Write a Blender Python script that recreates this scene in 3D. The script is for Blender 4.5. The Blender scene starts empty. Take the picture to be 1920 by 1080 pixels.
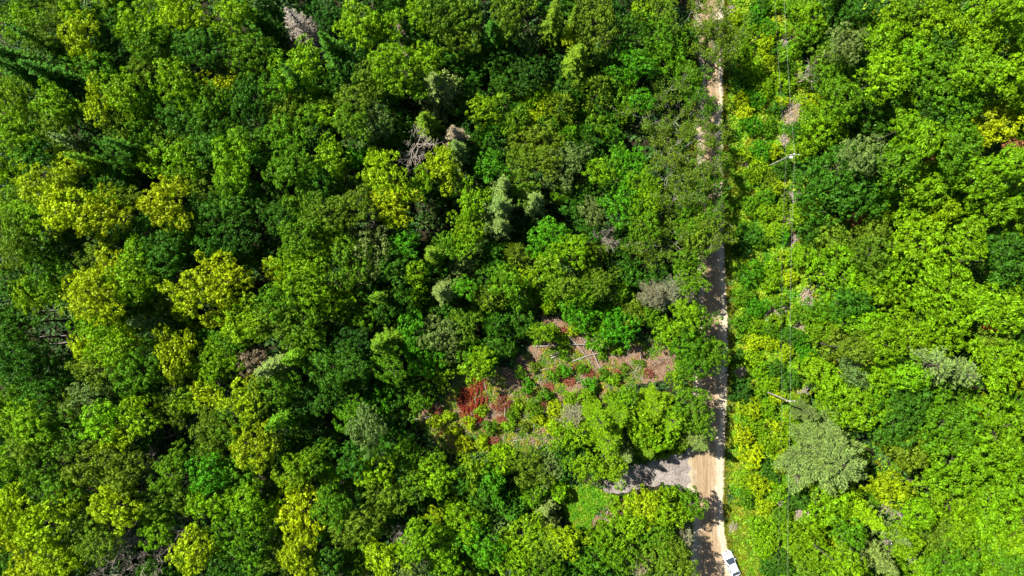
import bpy, bmesh, math, random
import numpy as np
from mathutils import Vector, Matrix

random.seed(7)
rng = np.random.default_rng(7)
R = math.radians
scene = bpy.context.scene
C = scene.collection

# ------------------------------------------------------------------ camera, sky, sun, exposure
H = 118.7                        # metres above the ground
S = 178.05 / 1920.0              # metres of ground per photo pixel
cam_d = bpy.data.cameras.new('camera')
cam_d.sensor_width = 36; cam_d.lens = 24; cam_d.clip_end = 3000; cam_d.clip_start = 1
cam = bpy.data.objects.new('camera', cam_d); C.objects.link(cam)
cam.location = (0, 0, H); cam.rotation_euler = (0, 0, 0)
scene.camera = cam

SUN_EL = R(50)
SUN_AZ = (-0.87, 0.49)           # where the sun stands (photo left and up)
world = bpy.data.worlds.new('World'); scene.world = world; world.use_nodes = True
wn = world.node_tree
sky = wn.nodes.new('ShaderNodeTexSky'); sky.sky_type = 'NISHITA'; sky.sun_disc = False
sky.sun_elevation = SUN_EL; sky.sun_rotation = math.atan2(SUN_AZ[0], SUN_AZ[1])
wn.nodes['Background'].inputs['Strength'].default_value = 0.055
wn.links.new(sky.outputs[0], wn.nodes['Background'].inputs['Color'])
sun_d = bpy.data.lights.new('sun', 'SUN'); sun_d.energy = 5.0; sun_d.angle = R(0.5); sun_d.color = (1.0, 0.95, 0.86)
sun = bpy.data.objects.new('sun', sun_d); C.objects.link(sun)
ce = math.cos(SUN_EL)
sun.rotation_euler = Vector((-SUN_AZ[0]*ce, -SUN_AZ[1]*ce, -math.sin(SUN_EL))).to_track_quat('-Z', 'Y').to_euler()
sun.location = (-80, 45, 130)
scene.view_settings.view_transform = 'Standard'; scene.view_settings.look = 'None'
scene.view_settings.gamma = 1; scene.view_settings.use_curve_mapping = False
scene.view_settings.exposure = 1.55
scene.cycles.max_bounces = 5; scene.cycles.diffuse_bounces = 3; scene.cycles.transmission_bounces = 3

def W(px, py, h=0.0):            # ground point under something seen at (px,py) at height h
    k = (H - h) / H
    return (px - 960) * S * k, (540 - py) * S * k

# ------------------------------------------------------------------ materials
def mat(name):
    m = bpy.data.materials.new(name); m.use_nodes = True
    nt = m.node_tree; b = nt.nodes['Principled BSDF']
    return m, nt, b
def N(nt, t, **kw):
    n = nt.nodes.new(t)
    for k, v in kw.items(): setattr(n, k, v)
    return n
def noise(nt, scale, detail=4, rough=0.55, vec=None):
    n = N(nt, 'ShaderNodeTexNoise'); n.inputs['Scale'].default_value = scale
    n.inputs['Detail'].default_value = detail; n.inputs['Roughness'].default_value = rough
    if vec is not None: nt.links.new(vec, n.inputs['Vector'])
    return n
def ramp(nt, fac, stops):
    r = N(nt, 'ShaderNodeValToRGB')
    while len(r.color_ramp.elements) < len(stops): r.color_ramp.elements.new(0.5)
    for e, (p, c) in zip(r.color_ramp.elements, stops):
        e.position = p; e.color = (*c, 1)
    nt.links.new(fac, r.inputs[0]); return r
def mixc(nt, fac, a, b, blend='MIX'):
    m = N(nt, 'ShaderNodeMix', data_type='RGBA', blend_type=blend)
    for sock, v in ((m.inputs[0], fac), (m.inputs[6], a), (m.inputs[7], b)):
        if hasattr(v, 'is_output'): nt.links.new(v, sock)
        elif isinstance(v, (int, float)): sock.default_value = v
        else: sock.default_value = (*v, 1)
    return m.outputs[2]

def leaf_material(name, trans=0.31, rough=0.55, spec=0.13):
    m, nt, b = mat(name)
    oi = N(nt, 'ShaderNodeObjectInfo')
    at = N(nt, 'ShaderNodeAttribute', attribute_name='tint')      # leaf to leaf difference
    geo = N(nt, 'ShaderNodeNewGeometry')
    sep = N(nt, 'ShaderNodeSeparateColor'); nt.links.new(at.outputs['Color'], sep.inputs[0])
    # brightness of the single leaf
    br = N(nt, 'ShaderNodeMath', operation='MULTIPLY_ADD'); nt.links.new(sep.outputs[0], br.inputs[0])
    br.inputs[1].default_value = 1.25; br.inputs[2].default_value = 0.4
    vm = N(nt, 'ShaderNodeVectorMath', operation='SCALE'); nt.links.new(oi.outputs['Color'], vm.inputs[0]); nt.links.new(br.outputs[0], vm.inputs['Scale'])
    # some boughs yellower
    ns = noise(nt, 0.45, 3, 0.6, geo.outputs['Position'])
    mr = N(nt, 'ShaderNodeMapRange'); nt.links.new(ns.outputs[0], mr.inputs[0])
    mr.inputs[1].default_value = 0.5; mr.inputs[2].default_value = 0.75; mr.inputs[3].default_value = 0.0; mr.inputs[4].default_value = 0.85
    add = N(nt, 'ShaderNodeMath', operation='MULTIPLY_ADD'); nt.links.new(sep.outputs[1], add.inputs[0]); add.inputs[1].default_value = 0.35
    nt.links.new(mr.outputs[0], add.inputs[2]); add.use_clamp = True
    yel = mixc(nt, 1.0, vm.outputs[0], (1.2, 1.1, 0.8), 'MULTIPLY')
    col = mixc(nt, add.outputs[0], vm.outputs[0], yel)
    nt.links.new(col, b.inputs['Base Color'])
    b.inputs['Roughness'].default_value = rough; b.inputs['Specular IOR Level'].default_value = spec
    tr = N(nt, 'ShaderNodeBsdfTranslucent')
    tcol = mixc(nt, 1.0, col, (1.25, 1.25, 0.5), 'MULTIPLY'); nt.links.new(tcol, tr.inputs['Color'])
    mx = N(nt, 'ShaderNodeMixShader'); mx.inputs[0].default_value = trans
    nt.links.new(b.outputs[0], mx.inputs[1]); nt.links.new(tr.outputs[0], mx.inputs[2])
    nt.links.new(mx.outputs[0], nt.nodes['Material Output'].inputs['Surface'])
    return m
M_leaf = leaf_material('broad_leaf')
M_needle = leaf_material('needle', 0.15, 0.7, 0.08)

def bark_material(name, a, b_, scale=6):
    m, nt, b = mat(name)
    tc = N(nt, 'ShaderNodeTexCoord')
    mp = N(nt, 'ShaderNodeMapping'); mp.inputs['Scale'].default_value = (1, 1, 0.25); nt.links.new(tc.outputs['Object'], mp.inputs[0])
    n = noise(nt, scale, 5, 0.65, mp.outputs[0])
    r = ramp(nt, n.outputs[0], [(0.3, a), (0.7, b_)])
    nt.links.new(r.outputs[0], b.inputs['Base Color']); b.inputs['Roughness'].default_value = 0.9
    bp = N(nt, 'ShaderNodeBump'); bp.inputs['Strength'].default_value = 0.5; nt.links.new(n.outputs[0], bp.inputs['Height']); nt.links.new(bp.outputs[0], b.inputs['Normal'])
    return m
M_bark = bark_material('bark', (0.025, 0.020, 0.015), (0.075, 0.06, 0.045))
M_pale_bark = bark_material('pale_bark', (0.12, 0.11, 0.09), (0.30, 0.28, 0.24))
M_dead = bark_material('dead_wood', (0.16, 0.13, 0.10), (0.34, 0.29, 0.24), 8)
M_lichen = bark_material('lichen_wood', (0.30, 0.32, 0.24), (0.52, 0.54, 0.44), 5)
M_log = bark_material('log_bark', (0.10, 0.085, 0.07), (0.28, 0.25, 0.21), 5)
M_rust = leaf_material('rust_needle', 0.1, 0.8, 0.1)

def ground_material(name, stops, s1=0.25, s2=2.5, bump=0.4, fine=9):
    m, nt, b = mat(name)
    geo = N(nt, 'ShaderNodeNewGeometry')
    n1 = noise(nt, s1, 5, 0.6, geo.outputs['Position']); n2 = noise(nt, s2, 5, 0.65, geo.outputs['Position'])
    mx = N(nt, 'ShaderNodeMath', operation='MULTIPLY_ADD'); nt.links.new(n2.outputs[0], mx.inputs[0]); mx.inputs[1].default_value = 0.55
    h = N(nt, 'ShaderNodeMath', operation='MULTIPLY'); nt.links.new(n1.outputs[0], h.inputs[0]); h.inputs[1].default_value = 0.45
    nt.links.new(h.outputs[0], mx.inputs[2])
    r = ramp(nt, mx.outputs[0], stops); nt.links.new(r.outputs[0], b.inputs['Base Color'])
    b.inputs['Roughness'].default_value = 0.95; b.inputs['Specular IOR Level'].default_value = 0.1
    n3 = noise(nt, fine, 4, 0.7, geo.outputs['Position'])
    bp = N(nt, 'ShaderNodeBump'); bp.inputs['Strength'].default_value = bump; bp.inputs['Distance'].default_value = 0.2
    nt.links.new(n3.outputs[0], bp.inputs['Height']); nt.links.new(bp.outputs[0], b.inputs['Normal'])
    return m
M_floor = ground_material('forest_floor', [(0.35, (0.010, 0.009, 0.005)), (0.5, (0.024, 0.020, 0.010)), (0.62, (0.018, 0.030, 0.008))])
M_soil = ground_material('clearing_soil', [(0.36, (0.045, 0.030, 0.018)), (0.46, (0.11, 0.064, 0.038)), (0.54, (0.20, 0.130, 0.078)), (0.64, (0.14, 0.075, 0.038))], 0.5, 3.0, 0.7)
M_corr = ground_material('corridor_soil', [(0.36, (0.10, 0.12, 0.02)), (0.5, (0.18, 0.16, 0.05)), (0.62, (0.30, 0.21, 0.12))], 0.3, 2.0, 0.7)
M_gravel = ground_material('driveway_gravel', [(0.38, (0.085, 0.07, 0.06)), (0.48, (0.17, 0.147, 0.13)), (0.56, (0.25, 0.222, 0.20))], 0.5, 3.5, 1.0, 4)
M_lawn = ground_material('lawn_ground', [(0.36, (0.035, 0.10, 0.005)), (0.5, (0.06, 0.13, 0.007)), (0.6, (0.11, 0.12, 0.03))], 0.5, 3.0)
M_grassbase = ground_material('verge_soil', [(0.36, (0.12, 0.13, 0.02)), (0.5, (0.20, 0.19, 0.04)), (0.64, (0.30, 0.24, 0.10))], 0.4, 3.0)

def road_material():
    m, nt, b = mat('sand_road')
    geo = N(nt, 'ShaderNodeNewGeometry')
    uv = N(nt, 'ShaderNodeUVMap'); uv.uv_map = 'across'
    sx = N(nt, 'ShaderNodeSeparateXYZ'); nt.links.new(uv.outputs[0], sx.inputs[0])
    mp = N(nt, 'ShaderNodeMapping'); mp.inputs['Scale'].default_value = (1.0, 0.06, 1); nt.links.new(geo.outputs['Position'], mp.inputs[0])
    st = noise(nt, 3.2, 6, 0.7, mp.outputs[0])                 # wheel streaks along the road
    wob = noise(nt, 0.25, 3, 0.5, geo.outputs['Position'])
    a = N(nt, 'ShaderNodeMath', operation='MULTIPLY_ADD'); nt.links.new(wob.outputs[0], a.inputs[0]); a.inputs[1].default_value = 0.36; nt.links.new(sx.outputs[0], a.inputs[2])
    base = ramp(nt, a.outputs[0], [(0.08, (0.285, 0.24, 0.165)), (0.26, (0.37, 0.32, 0.23)), (0.44, (0.245, 0.180, 0.108)), (0.66, (0.225, 0.162, 0.096)), (0.88, (0.27, 0.205, 0.13)), (0.97, (0.37, 0.32, 0.235)), (1.0, (0.37, 0.32, 0.235))])
    a.inputs[1].default_value = 0.3
    sr = ramp(nt, st.outputs[0], [(0.3, (0.62, 0.58, 0.53)), (0.5, (0.95, 0.95, 0.95)), (0.72, (1.35, 1.35, 1.3))])
    c1 = mixc(nt, 1.0, base.outputs[0], sr.outputs[0], 'MULTIPLY')
    gr = noise(nt, 5, 5, 0.7, geo.outputs['Position'])
    g = ramp(nt, gr.outputs[0], [(0.34, (0.62, 0.58, 0.54)), (0.5, (0.97, 0.97, 0.97)), (0.65, (1.12, 1.12, 1.12))])
    c2 = mixc(nt, 1.0, c1, g.outputs[0], 'MULTIPLY')
    nt.links.new(c2, b.inputs['Base Color']); b.inputs['Roughness'].default_value = 0.95; b.inputs['Specular IOR Level'].default_value = 0.1
    bp = N(nt, 'ShaderNodeBump'); bp.inputs['Strength'].default_value = 0.35; bp.inputs['Distance'].default_value = 0.1
    nt.links.new(st.outputs[0], bp.inputs['Height']); nt.links.new(bp.outputs[0], b.inputs['Normal'])
    return m
M_road = road_material()

def weed_material(name, stops, scale=0.35, trans=0.25):
    m, nt, b = mat(name)
    at = N(nt, 'ShaderNodeAttribute', attribute_name='tint')
    geo = N(nt, 'ShaderNodeNewGeometry')
    sep = N(nt, 'ShaderNodeSeparateColor'); nt.links.new(at.outputs['Color'], sep.inputs[0])
    ns = noise(nt, scale, 4, 0.65, geo.outputs['Position'])
    a = N(nt, 'ShaderNodeMath', operation='MULTIPLY_ADD'); nt.links.new(sep.outputs[1], a.inputs[0]); a.inputs[1].default_value = 0.22
    sh = N(nt, 'ShaderNodeMath', operation='SUBTRACT'); nt.links.new(ns.outputs[0], sh.inputs[0]); sh.inputs[1].default_value = 0.11
    nt.links.new(sh.outputs[0], a.inputs[2])
    r = ramp(nt, a.outputs[0], stops)
    br = N(nt, 'ShaderNodeMath', operation='MULTIPLY_ADD'); nt.links.new(sep.outputs[0], br.inputs[0]); br.inputs[1].default_value = 0.8; br.inputs[2].default_value = 0.6
    vm = N(nt, 'ShaderNodeVectorMath', operation='SCALE'); nt.links.new(r.outputs[0], vm.inputs[0]); nt.links.new(br.outputs[0], vm.inputs['Scale'])
    nt.links.new(vm.outputs[0], b.inputs['Base Color']); b.inputs['Roughness'].default_value = 0.6; b.inputs['Specular IOR Level'].default_value = 0.2
    tr = N(nt, 'ShaderNodeBsdfTranslucent'); nt.links.new(vm.outputs[0], tr.inputs['Color'])
    mx = N(nt, 'ShaderNodeMixShader'); mx.inputs[0].default_value = trans
    nt.links.new(b.outputs[0], mx.inputs[1]); nt.links.new(tr.outputs[0], mx.inputs[2])
    nt.links.new(mx.outputs[0], nt.nodes['Material Output'].inputs['Surface'])
    return m
M_weed = weed_material('corridor_weed', [(0.32, (0.04, 0.16, 0.003)), (0.45, (0.095, 0.23, 0.003)), (0.57, (0.17, 0.28, 0.004)), (0.72, (0.25, 0.25, 0.015))])
M_verge = weed_material('verge_grass', [(0.32, (0.09, 0.16, 0.007)), (0.5, (0.17, 0.20, 0.010)), (0.68, (0.27, 0.22, 0.04))], 0.5)
M_clrweed = weed_material('clearing_weed', [(0.34, (0.04, 0.12, 0.007)), (0.48, (0.10, 0.19, 0.008)), (0.6, (0.21, 0.23, 0.010)), (0.7, (0.26, 0.15, 0.03))], 0.6)
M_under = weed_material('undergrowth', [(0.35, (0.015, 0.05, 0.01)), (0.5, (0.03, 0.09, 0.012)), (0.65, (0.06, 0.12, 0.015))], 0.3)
M_grass = weed_material('lush_grass', [(0.36, (0.06, 0.19, 0.003)), (0.48, (0.10, 0.26, 0.004)), (0.58, (0.15, 0.29, 0.006)), (0.70, (0.22, 0.22, 0.03))], 0.9)

def plain(name, col, rough=0.5, metal=0.0, spec=0.5, coat=0.0):
    m, nt, b = mat(name)
    geo = N(nt, 'ShaderNodeTexCoord'); n = noise(nt, 3, 3, 0.6, geo.outputs['Object'])
    r = ramp(nt, n.outputs[0], [(0.3, tuple(c*0.93 for c in col)), (0.7, col)])
    nt.links.new(r.outputs[0], b.inputs['Base Color'])
    b.inputs['Roughness'].default_value = rough; b.inputs['Metallic'].default_value = metal
    b.inputs['Specular IOR Level'].default_value = spec; b.inputs['Coat Weight'].default_value = coat
    return m

# ------------------------------------------------------------------ object helpers
def tag(o, label=None, cat=None, group=None, kind=None):
    if label: o['label'] = label
    if cat: o['category'] = cat
    if group: o['group'] = group
    if kind: o['kind'] = kind
    return o
def link(name, data, parent=None):
    o = bpy.data.objects.new(name, data); C.objects.link(o)
    if parent is not None: o.parent = parent
    return o
def mesh_np(name, verts, quads, material, tint=None):
    me = bpy.data.meshes.new(name)
    nv, nf = len(verts), len(quads); k = quads.shape[1]
    me.vertices.add(nv); me.vertices.foreach_set('co', np.asarray(verts, np.float32).ravel())
    me.loops.add(nf*k); me.loops.foreach_set('vertex_index', np.asarray(quads, np.int32).ravel())
    me.polygons.add(nf); me.polygons.foreach_set('loop_start', np.arange(0, nf*k, k, dtype=np.int32))
    me.polygons.foreach_set('loop_total', np.full(nf, k, np.int32))
    me.materials.append(material)
    if tint is not None:
        ca = me.color_attributes.new('tint', 'FLOAT_COLOR', 'POINT')
        ca.data.foreach_set('color', np.asarray(tint, np.float32).ravel())
    me.update(calc_edges=True); me.validate()
    return me
def unit(v): return v / np.maximum(np.linalg.norm(v, axis=-1, keepdims=True), 1e-9)

class Kites:                      # gathers leaf sized four sided blades
    def __init__(s): s.p=[]; s.d=[]; s.n=[]; s.l=[]; s.w=[]; s.t=[]
    def add(s, p, d, n, l, w, t=None):
        k = len(p); s.p.append(p); s.d.append(unit(d)); s.n.append(n)
        s.l.append(np.broadcast_to(l, (k,))); s.w.append(np.broadcast_to(w, (k,)))
        s.t.append(np.stack([rng.random(k), rng.random(k)], 1) if t is None else t)
    def mesh(s, name, material):
        p=np.concatenate(s.p); d=np.concatenate(s.d); n=np.concatenate(s.n); l=np.concatenate(s.l)[:,None]; w=np.concatenate(s.w)[:,None]; t=np.concatenate(s.t)
        side = unit(np.cross(d, n)); up = unit(np.cross(side, d))
        v0=p; v1=p+d*l*0.45+side*w*0.5-up*w*0.12; v2=p+d*l; v3=p+d*l*0.45-side*w*0.5-up*w*0.12
        V=np.stack([v0,v1,v2,v3],1).reshape(-1,3); Q=np.arange(len(V)).reshape(-1,4)
        T=np.repeat(np.concatenate([t, np.zeros((len(t),1)), np.ones((len(t),1))],1),4,axis=0)
        return mesh_np(name, V, Q, material, T)

def rand_dirs(n):
    return unit(rng.normal(size=(n,3)))

# tubes joined in one mesh ---------------------------------------------------
class Tubes:
    def __init__(s): s.v=[]; s.f=[]; s.c=0
    def add(s, pts, radii, sides=5, cap=True):
        pts=np.asarray(pts,float); n=len(pts)
        tan=np.gradient(pts,axis=0); tan=unit(tan)
        ref=np.array([0.31,0.17,0.93]); 
        if abs(tan[0]@ref)>0.9: ref=np.array([0.93,0.2,0.1])
        a=unit(np.cross(tan,ref)); b=np.cross(tan,a)
        th=np.arange(sides)*2*math.pi/sides
        ring=pts[:,None,:]+np.asarray(radii)[:,None,None]*(a[:,None,:]*np.cos(th)[None,:,None]+b[:,None,:]*np.sin(th)[None,:,None])
        base=s.c; s.v.append(ring.reshape(-1,3)); s.c+=n*sides
        i=np.arange(n-1)[:,None]*sides; j=np.arange(sides)[None,:]; j2=(j+1)%sides
        q=np.stack([i+j,i+j2,i+sides+j2,i+sides+j],-1).reshape(-1,4)+base
        s.f.append(q)
        if cap and sides==4:
            s.f.append(np.array([[base+3,base+2,base+1,base],[base+(n-1)*sides+k for k in range(4)]]))
        if cap and sides==6:
            e=base+(n-1)*sides
            s.f.append(np.array([[base+3,base+2,base+1,base],[base+5,base+4,base+3,base],[e,e+1,e+2,e+3],[e,e+3,e+4,e+5]]))
    def mesh(s, name, material):
        return mesh_np(name, np.concatenate(s.v), np.concatenate(s.f), material)

def bent(p0, p1, n=5, amp=0.06):
    p0=np.asarray(p0,float); p1=np.asarray(p1,float); L=np.linalg.norm(p1-p0)
    t=np.linspace(0,1,n)[:,None]; off=rng.normal(size=(n,3))*amp*L*np.sin(t*math.pi)
    return p0+(p1-p0)*t+off

# ------------------------------------------------------------------ tree prototypes (trunk, branches, crown meshes)
def trunk_mesh(h, r0, material, lean=0.02):
    tb=Tubes(); pts=bent((0,0,-0.2),(rng.normal()*lean*h,rng.normal()*lean*h,h),7,0.012)
    tb.add(pts, np.linspace(1,0.25,7)*r0*np.array([1.35,1.05,1,1,1,1,1]), 6); return tb.mesh('trunk', material)

def broadleaf(r, depth, nl, leaf=0.34, fl=0.5, dens=1.0, ragged=0.25, z0=None, per=15, core=0.2):
    """crown of boughs (lobes) covered with star like sprays of leaves; its centre stands at height z0"""
    z0 = depth if z0 is None else z0
    kt=Kites(); tb=Tubes()
    cs=[]; rs=[]
    for i in range(nl):
        f=math.sqrt((i+0.35)/nl); a=i*2.399+rng.random()*0.7
        rad=f*r*0.70*(1+rng.normal()*0.16)
        z=z0+depth*0.55*math.sqrt(max(0,1-(f*0.85)**2))*(1+rng.normal()*0.26)-0.15*depth
        lr=r*(0.45-0.10*f)*math.sqrt(10/nl)*(1+rng.normal()*0.2)
        if rng.random()<ragged: rad*=rng.uniform(1.1,1.42); lr*=0.78
        cs.append((rad*math.cos(a),rad*math.sin(a),z)); rs.append(lr)
    for i in range(max(2,nl//3)):                     # lower skirt
        a=i*2*math.pi/max(2,nl//3)+rng.random(); cs.append((r*0.6*math.cos(a),r*0.6*math.sin(a),z0-depth*0.42)); rs.append(r*0.38)
    cs=np.array(cs); rs=np.array(rs)
    P=[];O=[]
    for c,lr in zip(cs,rs):
        n=int(dens*3.2*(lr/fl)**2)+3
        d=rand_dirs(n*2); d=d[d[:,2]>-0.45][:n]
        rr=lr*(0.78+0.30*rng.random(len(d)))[:,None]*np.array([1,1,0.78])
        q=c+d*rr
        dist=np.linalg.norm((q[:,None,:]-cs[None])/rs[None,:,None]*np.array([1,1,1.25]),axis=2)
        keep=(dist<0.72).sum(1)==0
        P.append(q[keep]); O.append(d[keep])
    P=np.concatenate(P); O=np.concatenate(O)
    ni=int(core*len(P))
    if ni:
        idx=rng.integers(0,len(P),ni); cen=np.array([0,0,z0-0.2*depth])
        P=np.concatenate([P,cen+(P[idx]-cen)*rng.uniform(0.4,0.8,(ni,1))]); O=np.concatenate([O,O[idx]])
    m=len(P); sz=rng.uniform(0.7,1.25,m); ft=rng.random((m,2))
    out=unit(O+np.array([0,0,0.35])); 
    pp=np.repeat(P,per,0); oo=np.repeat(out,per,0); ss=np.repeat(sz,per); tt=np.repeat(ft,per,0)
    sd=rand_dirs(len(pp)); flip=(sd*oo).sum(1)<-0.25; sd[flip]=-sd[flip]          # a little dome of leaves
    st=pp+sd*(fl*0.62*ss*rng.uniform(0.75,1.1,len(pp)))[:,None]*np.array([1,1,0.85])
    rd=rand_dirs(len(pp)); tang=unit(rd-sd*(rd*sd).sum(1,keepdims=True))
    dr=unit(tang+oo*0.1+sd*rng.uniform(-0.35,0.35,(len(pp),1))+np.array([0,0,-0.25]))
    nn=unit(sd+0.42*rand_dirs(len(pp)))
    tint=np.clip(np.stack([0.5*tt[:,0]+0.5*rng.random(len(pp)), 0.6*tt[:,1]+0.4*rng.random(len(pp))],1),0,1)
    kt.add(st,dr,nn,leaf*ss*rng.uniform(0.7,1.25,len(pp)),leaf*0.68*ss,tint)
    for c,lr in zip(cs[:nl],rs[:nl]):
        base=np.array([0,0,max(0.5,c[2]-depth*0.9-0.4*rng.random())])
        tb.add(bent(base,c*np.array([0.75,0.75,1])+np.array([0,0,-0.7*lr]),5,0.07),[0.10*r/3,0.085*r/3,0.07*r/3,0.05*r/3,0.03*r/3],4)
    return kt, tb

def proto_broad(tag_, r, h, nl, **kw):
    depth=r*kw.pop('flat',0.95); z0=h-depth*0.95
    kt,tb=broadleaf(r,depth,nl,z0=z0,**kw)
    pale=tag_=='O'
    return dict(h=h,r=r,crown=kt.mesh('crown',M_leaf),branches=tb.mesh('branches',M_bark),
                trunk=trunk_mesh(z0-0.15*depth,0.035*r+0.08,M_bark))

def proto_spruce(h, r, lean=0.0, dens=1.0, low=0.12, droop=0.25):
    kt=Kites(); levels=int(h*2.0*dens)
    P=[];D=[];Nn=[];L=[]; tb=Tubes()
    for i in range(levels):
        t=(i+rng.random())/levels; z=h*(low+(0.985-low)*t)
        Lb=r*((1-t)**0.8)*rng.uniform(0.85,1.1)+0.12
        nb=int(5+3*(1-t)); a0=rng.random()*6.28
        for k in range(nb):
            a=a0+k*6.283/nb+rng.normal()*0.18; lb=Lb*rng.uniform(0.65,1.12)
            o=np.array([math.cos(a),math.sin(a),0]); s=np.array([-math.sin(a),math.cos(a),0])
            nn=max(2,int(lb/0.26)); u=(np.arange(nn)+rng.random(nn)*0.6)/nn
            zz=z+lb*(0.10-droop*1.2*u+droop*0.75*u*u)
            pos=o*(lb*u)[:,None]+np.array([0,0,1])*zz[:,None]
            for sd in (-1,0,1):
                d=o*(0.75 if sd else 1.0)+s*sd*0.8+np.array([0,0,-0.12])+rng.normal(size=(nn,3))*0.14
                P.append(pos); D.append(d); Nn.append(np.array([0,0,1])+rng.normal(size=(nn,3))*0.35)
                L.append((0.34+0.30*(1-u)*min(1.3,lb/1.6))*rng.uniform(0.7,1.2,nn))
            if lb>0.7 and k%2==0: tb.add(np.array([[0,0,z-0.03],o*lb*0.8+np.array([0,0,z-lb*droop*0.5-0.04])]),[0.035,0.012],4)
    P=np.concatenate(P);D=np.concatenate(D);Nn=np.concatenate(Nn);L=np.concatenate(L)
    kt.add(P,D,Nn,L,L*0.42)
    k2=14; zz=h-0.5*rng.random(k2); kt.add(np.stack([np.zeros(k2),np.zeros(k2),zz],1),np.array([0,0,1.0])+rng.normal(size=(k2,3))*0.35,rand_dirs(k2),0.4,0.12)
    return dict(h=h,r=r,crown=kt.mesh('crown',M_needle),branches=tb.mesh('branches',M_bark),trunk=trunk_mesh(h*0.97,0.02*h/2+0.05,M_bark,0.004))

def proto_cedar(h, r, n=1100):
    kt=Kites(); t=rng.random(n)**1.35
    prof=np.sin(np.clip((1-t)*1.5+0.06,0,1.57))**0.9
    a=rng.random(n)*6.283; a+=0.25*np.sin(a*5+t*9)
    rr=r*prof*(0.72+0.33*rng.random(n))*(1+0.12*np.sin(a*6+3*t))
    o=np.stack([np.cos(a),np.sin(a),np.zeros(n)],1)
    P=o*rr[:,None]; P[:,2]=h*(0.05+0.9*t)
    D=o*0.75+np.array([0,0,0.75])+rng.normal(size=(n,3))*0.3
    kt.add(P,D,unit(o+rng.normal(size=(n,3))*0.6),rng.uniform(0.3,0.6,n),rng.uniform(0.14,0.26,n))
    tb=Tubes()
    for k in range(8):
        aa=k*0.8; z=h*0.1*(k+0.5); tb.add(np.array([[0,0,z],[r*0.5*math.cos(aa),r*0.5*math.sin(aa),z+0.5*r]]),[0.03,0.012],4)
    return dict(h=h,r=r,crown=kt.mesh('crown',M_needle),branches=tb.mesh('branches',M_bark),trunk=trunk_mesh(h*0.9,0.1,M_bark,0.004))

def proto_pine(h, r, whorls=9, leaf=0.55, tufts=1.0, droop=0.0):
    """whorls of long limbs, each a flat feathery frond with dark air between the fronds"""
    kt=Kites(); tb=Tubes(); P=[];D=[];Nn=[]
    for i in range(whorls):
        t=i/(whorls-1); z=h*(0.32+0.62*t)
        nb=6 if t<0.75 else 5
        a0=rng.random()*6.28
        for k in range(nb):
            a=a0+k*6.283/nb+rng.normal()*0.22; lb=r*(1-t)**0.7*rng.uniform(0.6,1.12)+0.45
            rise=(0.02+0.55*t)-droop
            o=np.array([math.cos(a),math.sin(a),0]); s=np.array([-math.sin(a),math.cos(a),0])
            st=np.array([0,0,z]); n=5; u=np.linspace(0,1,n)[:,None]
            path=st+o*lb*u+np.array([0,0,1])*(lb*(rise*u+0.10*u*u))+s*(rng.normal()*0.10*lb*u*u)
            tb.add(path,[0.085,0.065,0.045,0.03,0.012],4)
            nt_=max(4,int(lb/0.30*tufts))
            for j in range(nt_):
                uu=0.15+0.85*(j+rng.random())/nt_; base=path[0]*0
                f=uu*(n-1); q=min(n-2,int(f)); base=path[q]+(path[q+1]-path[q])*(f-q)
                w=lb*0.36*(min(1,(1-uu)*1.5+0.12))*(0.5+0.5*min(1,uu*2.5))
                for sd in (-1,1):
                    td=unit(o*0.85+s*sd*0.75+np.array([0,0,0.10+0.1*rng.random()])); m=max(3,int(w/0.075*tufts))
                    v=rng.random(m)[:,None]; P.append(base+td*w*v+np.array([0,0,1])*rng.normal(size=(m,1))*0.03)
                    D.append(td+rng.normal(size=(m,3))*np.array([0.38,0.38,0.28])+o*0.25); Nn.append(np.array([0,0,1])+rng.normal(size=(m,3))*0.45)
                P.append(np.repeat(base[None],3,0)); D.append(o+rng.normal(size=(3,3))*0.35); Nn.append(np.array([0,0,1])+rng.normal(size=(3,3))*0.4)
    m=60; P.append(np.stack([rng.normal(size=m)*0.25,rng.normal(size=m)*0.25,h-rng.random(m)*1.0],1)); D.append(np.array([0,0,0.8])+rng.normal(size=(m,3))*0.6); Nn.append(rand_dirs(m))
    P=np.concatenate(P);D=np.concatenate(D);Nn=np.concatenate(Nn); m=len(P)
    kt.add(P,D,Nn,leaf*rng.uniform(0.5,1.1,m),leaf*0.2)
    return dict(h=h,r=r,crown=kt.mesh('crown',M_needle),branches=tb.mesh('branches',M_bark),trunk=trunk_mesh(h*0.95,0.016*h+0.08,M_bark,0.006))

def grow(tb, p, d, L, rad, lev, tips, spread=0.7, up=0.1, nch=(3,5)):
    n=5; pts=[p]; dd=np.array(d,float)
    for i in range(n):
        dd=unit(dd+rng.normal(size=3)*0.16+np.array([0,0,up*0.3])); pts.append(pts[-1]+dd*L/n)
    pts=np.array(pts); end=rad*0.35
    tb.add(pts,np.linspace(rad,max(end,0.012),n+1),4 if lev<2 else 4)
    tips.append((pts[-1],dd))
    if lev<=0: return
    for k in range(rng.integers(*nch)):
        i=rng.integers(2,n+1); t=rand_dirs(1)[0]; t=t-dd*(t@dd)
        grow(tb, pts[i], unit(dd+unit(t)*spread+np.array([0,0,up])), L*rng.uniform(0.45,0.75), max(rad*0.5,0.016), lev-1, tips, spread, up, nch)

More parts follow.
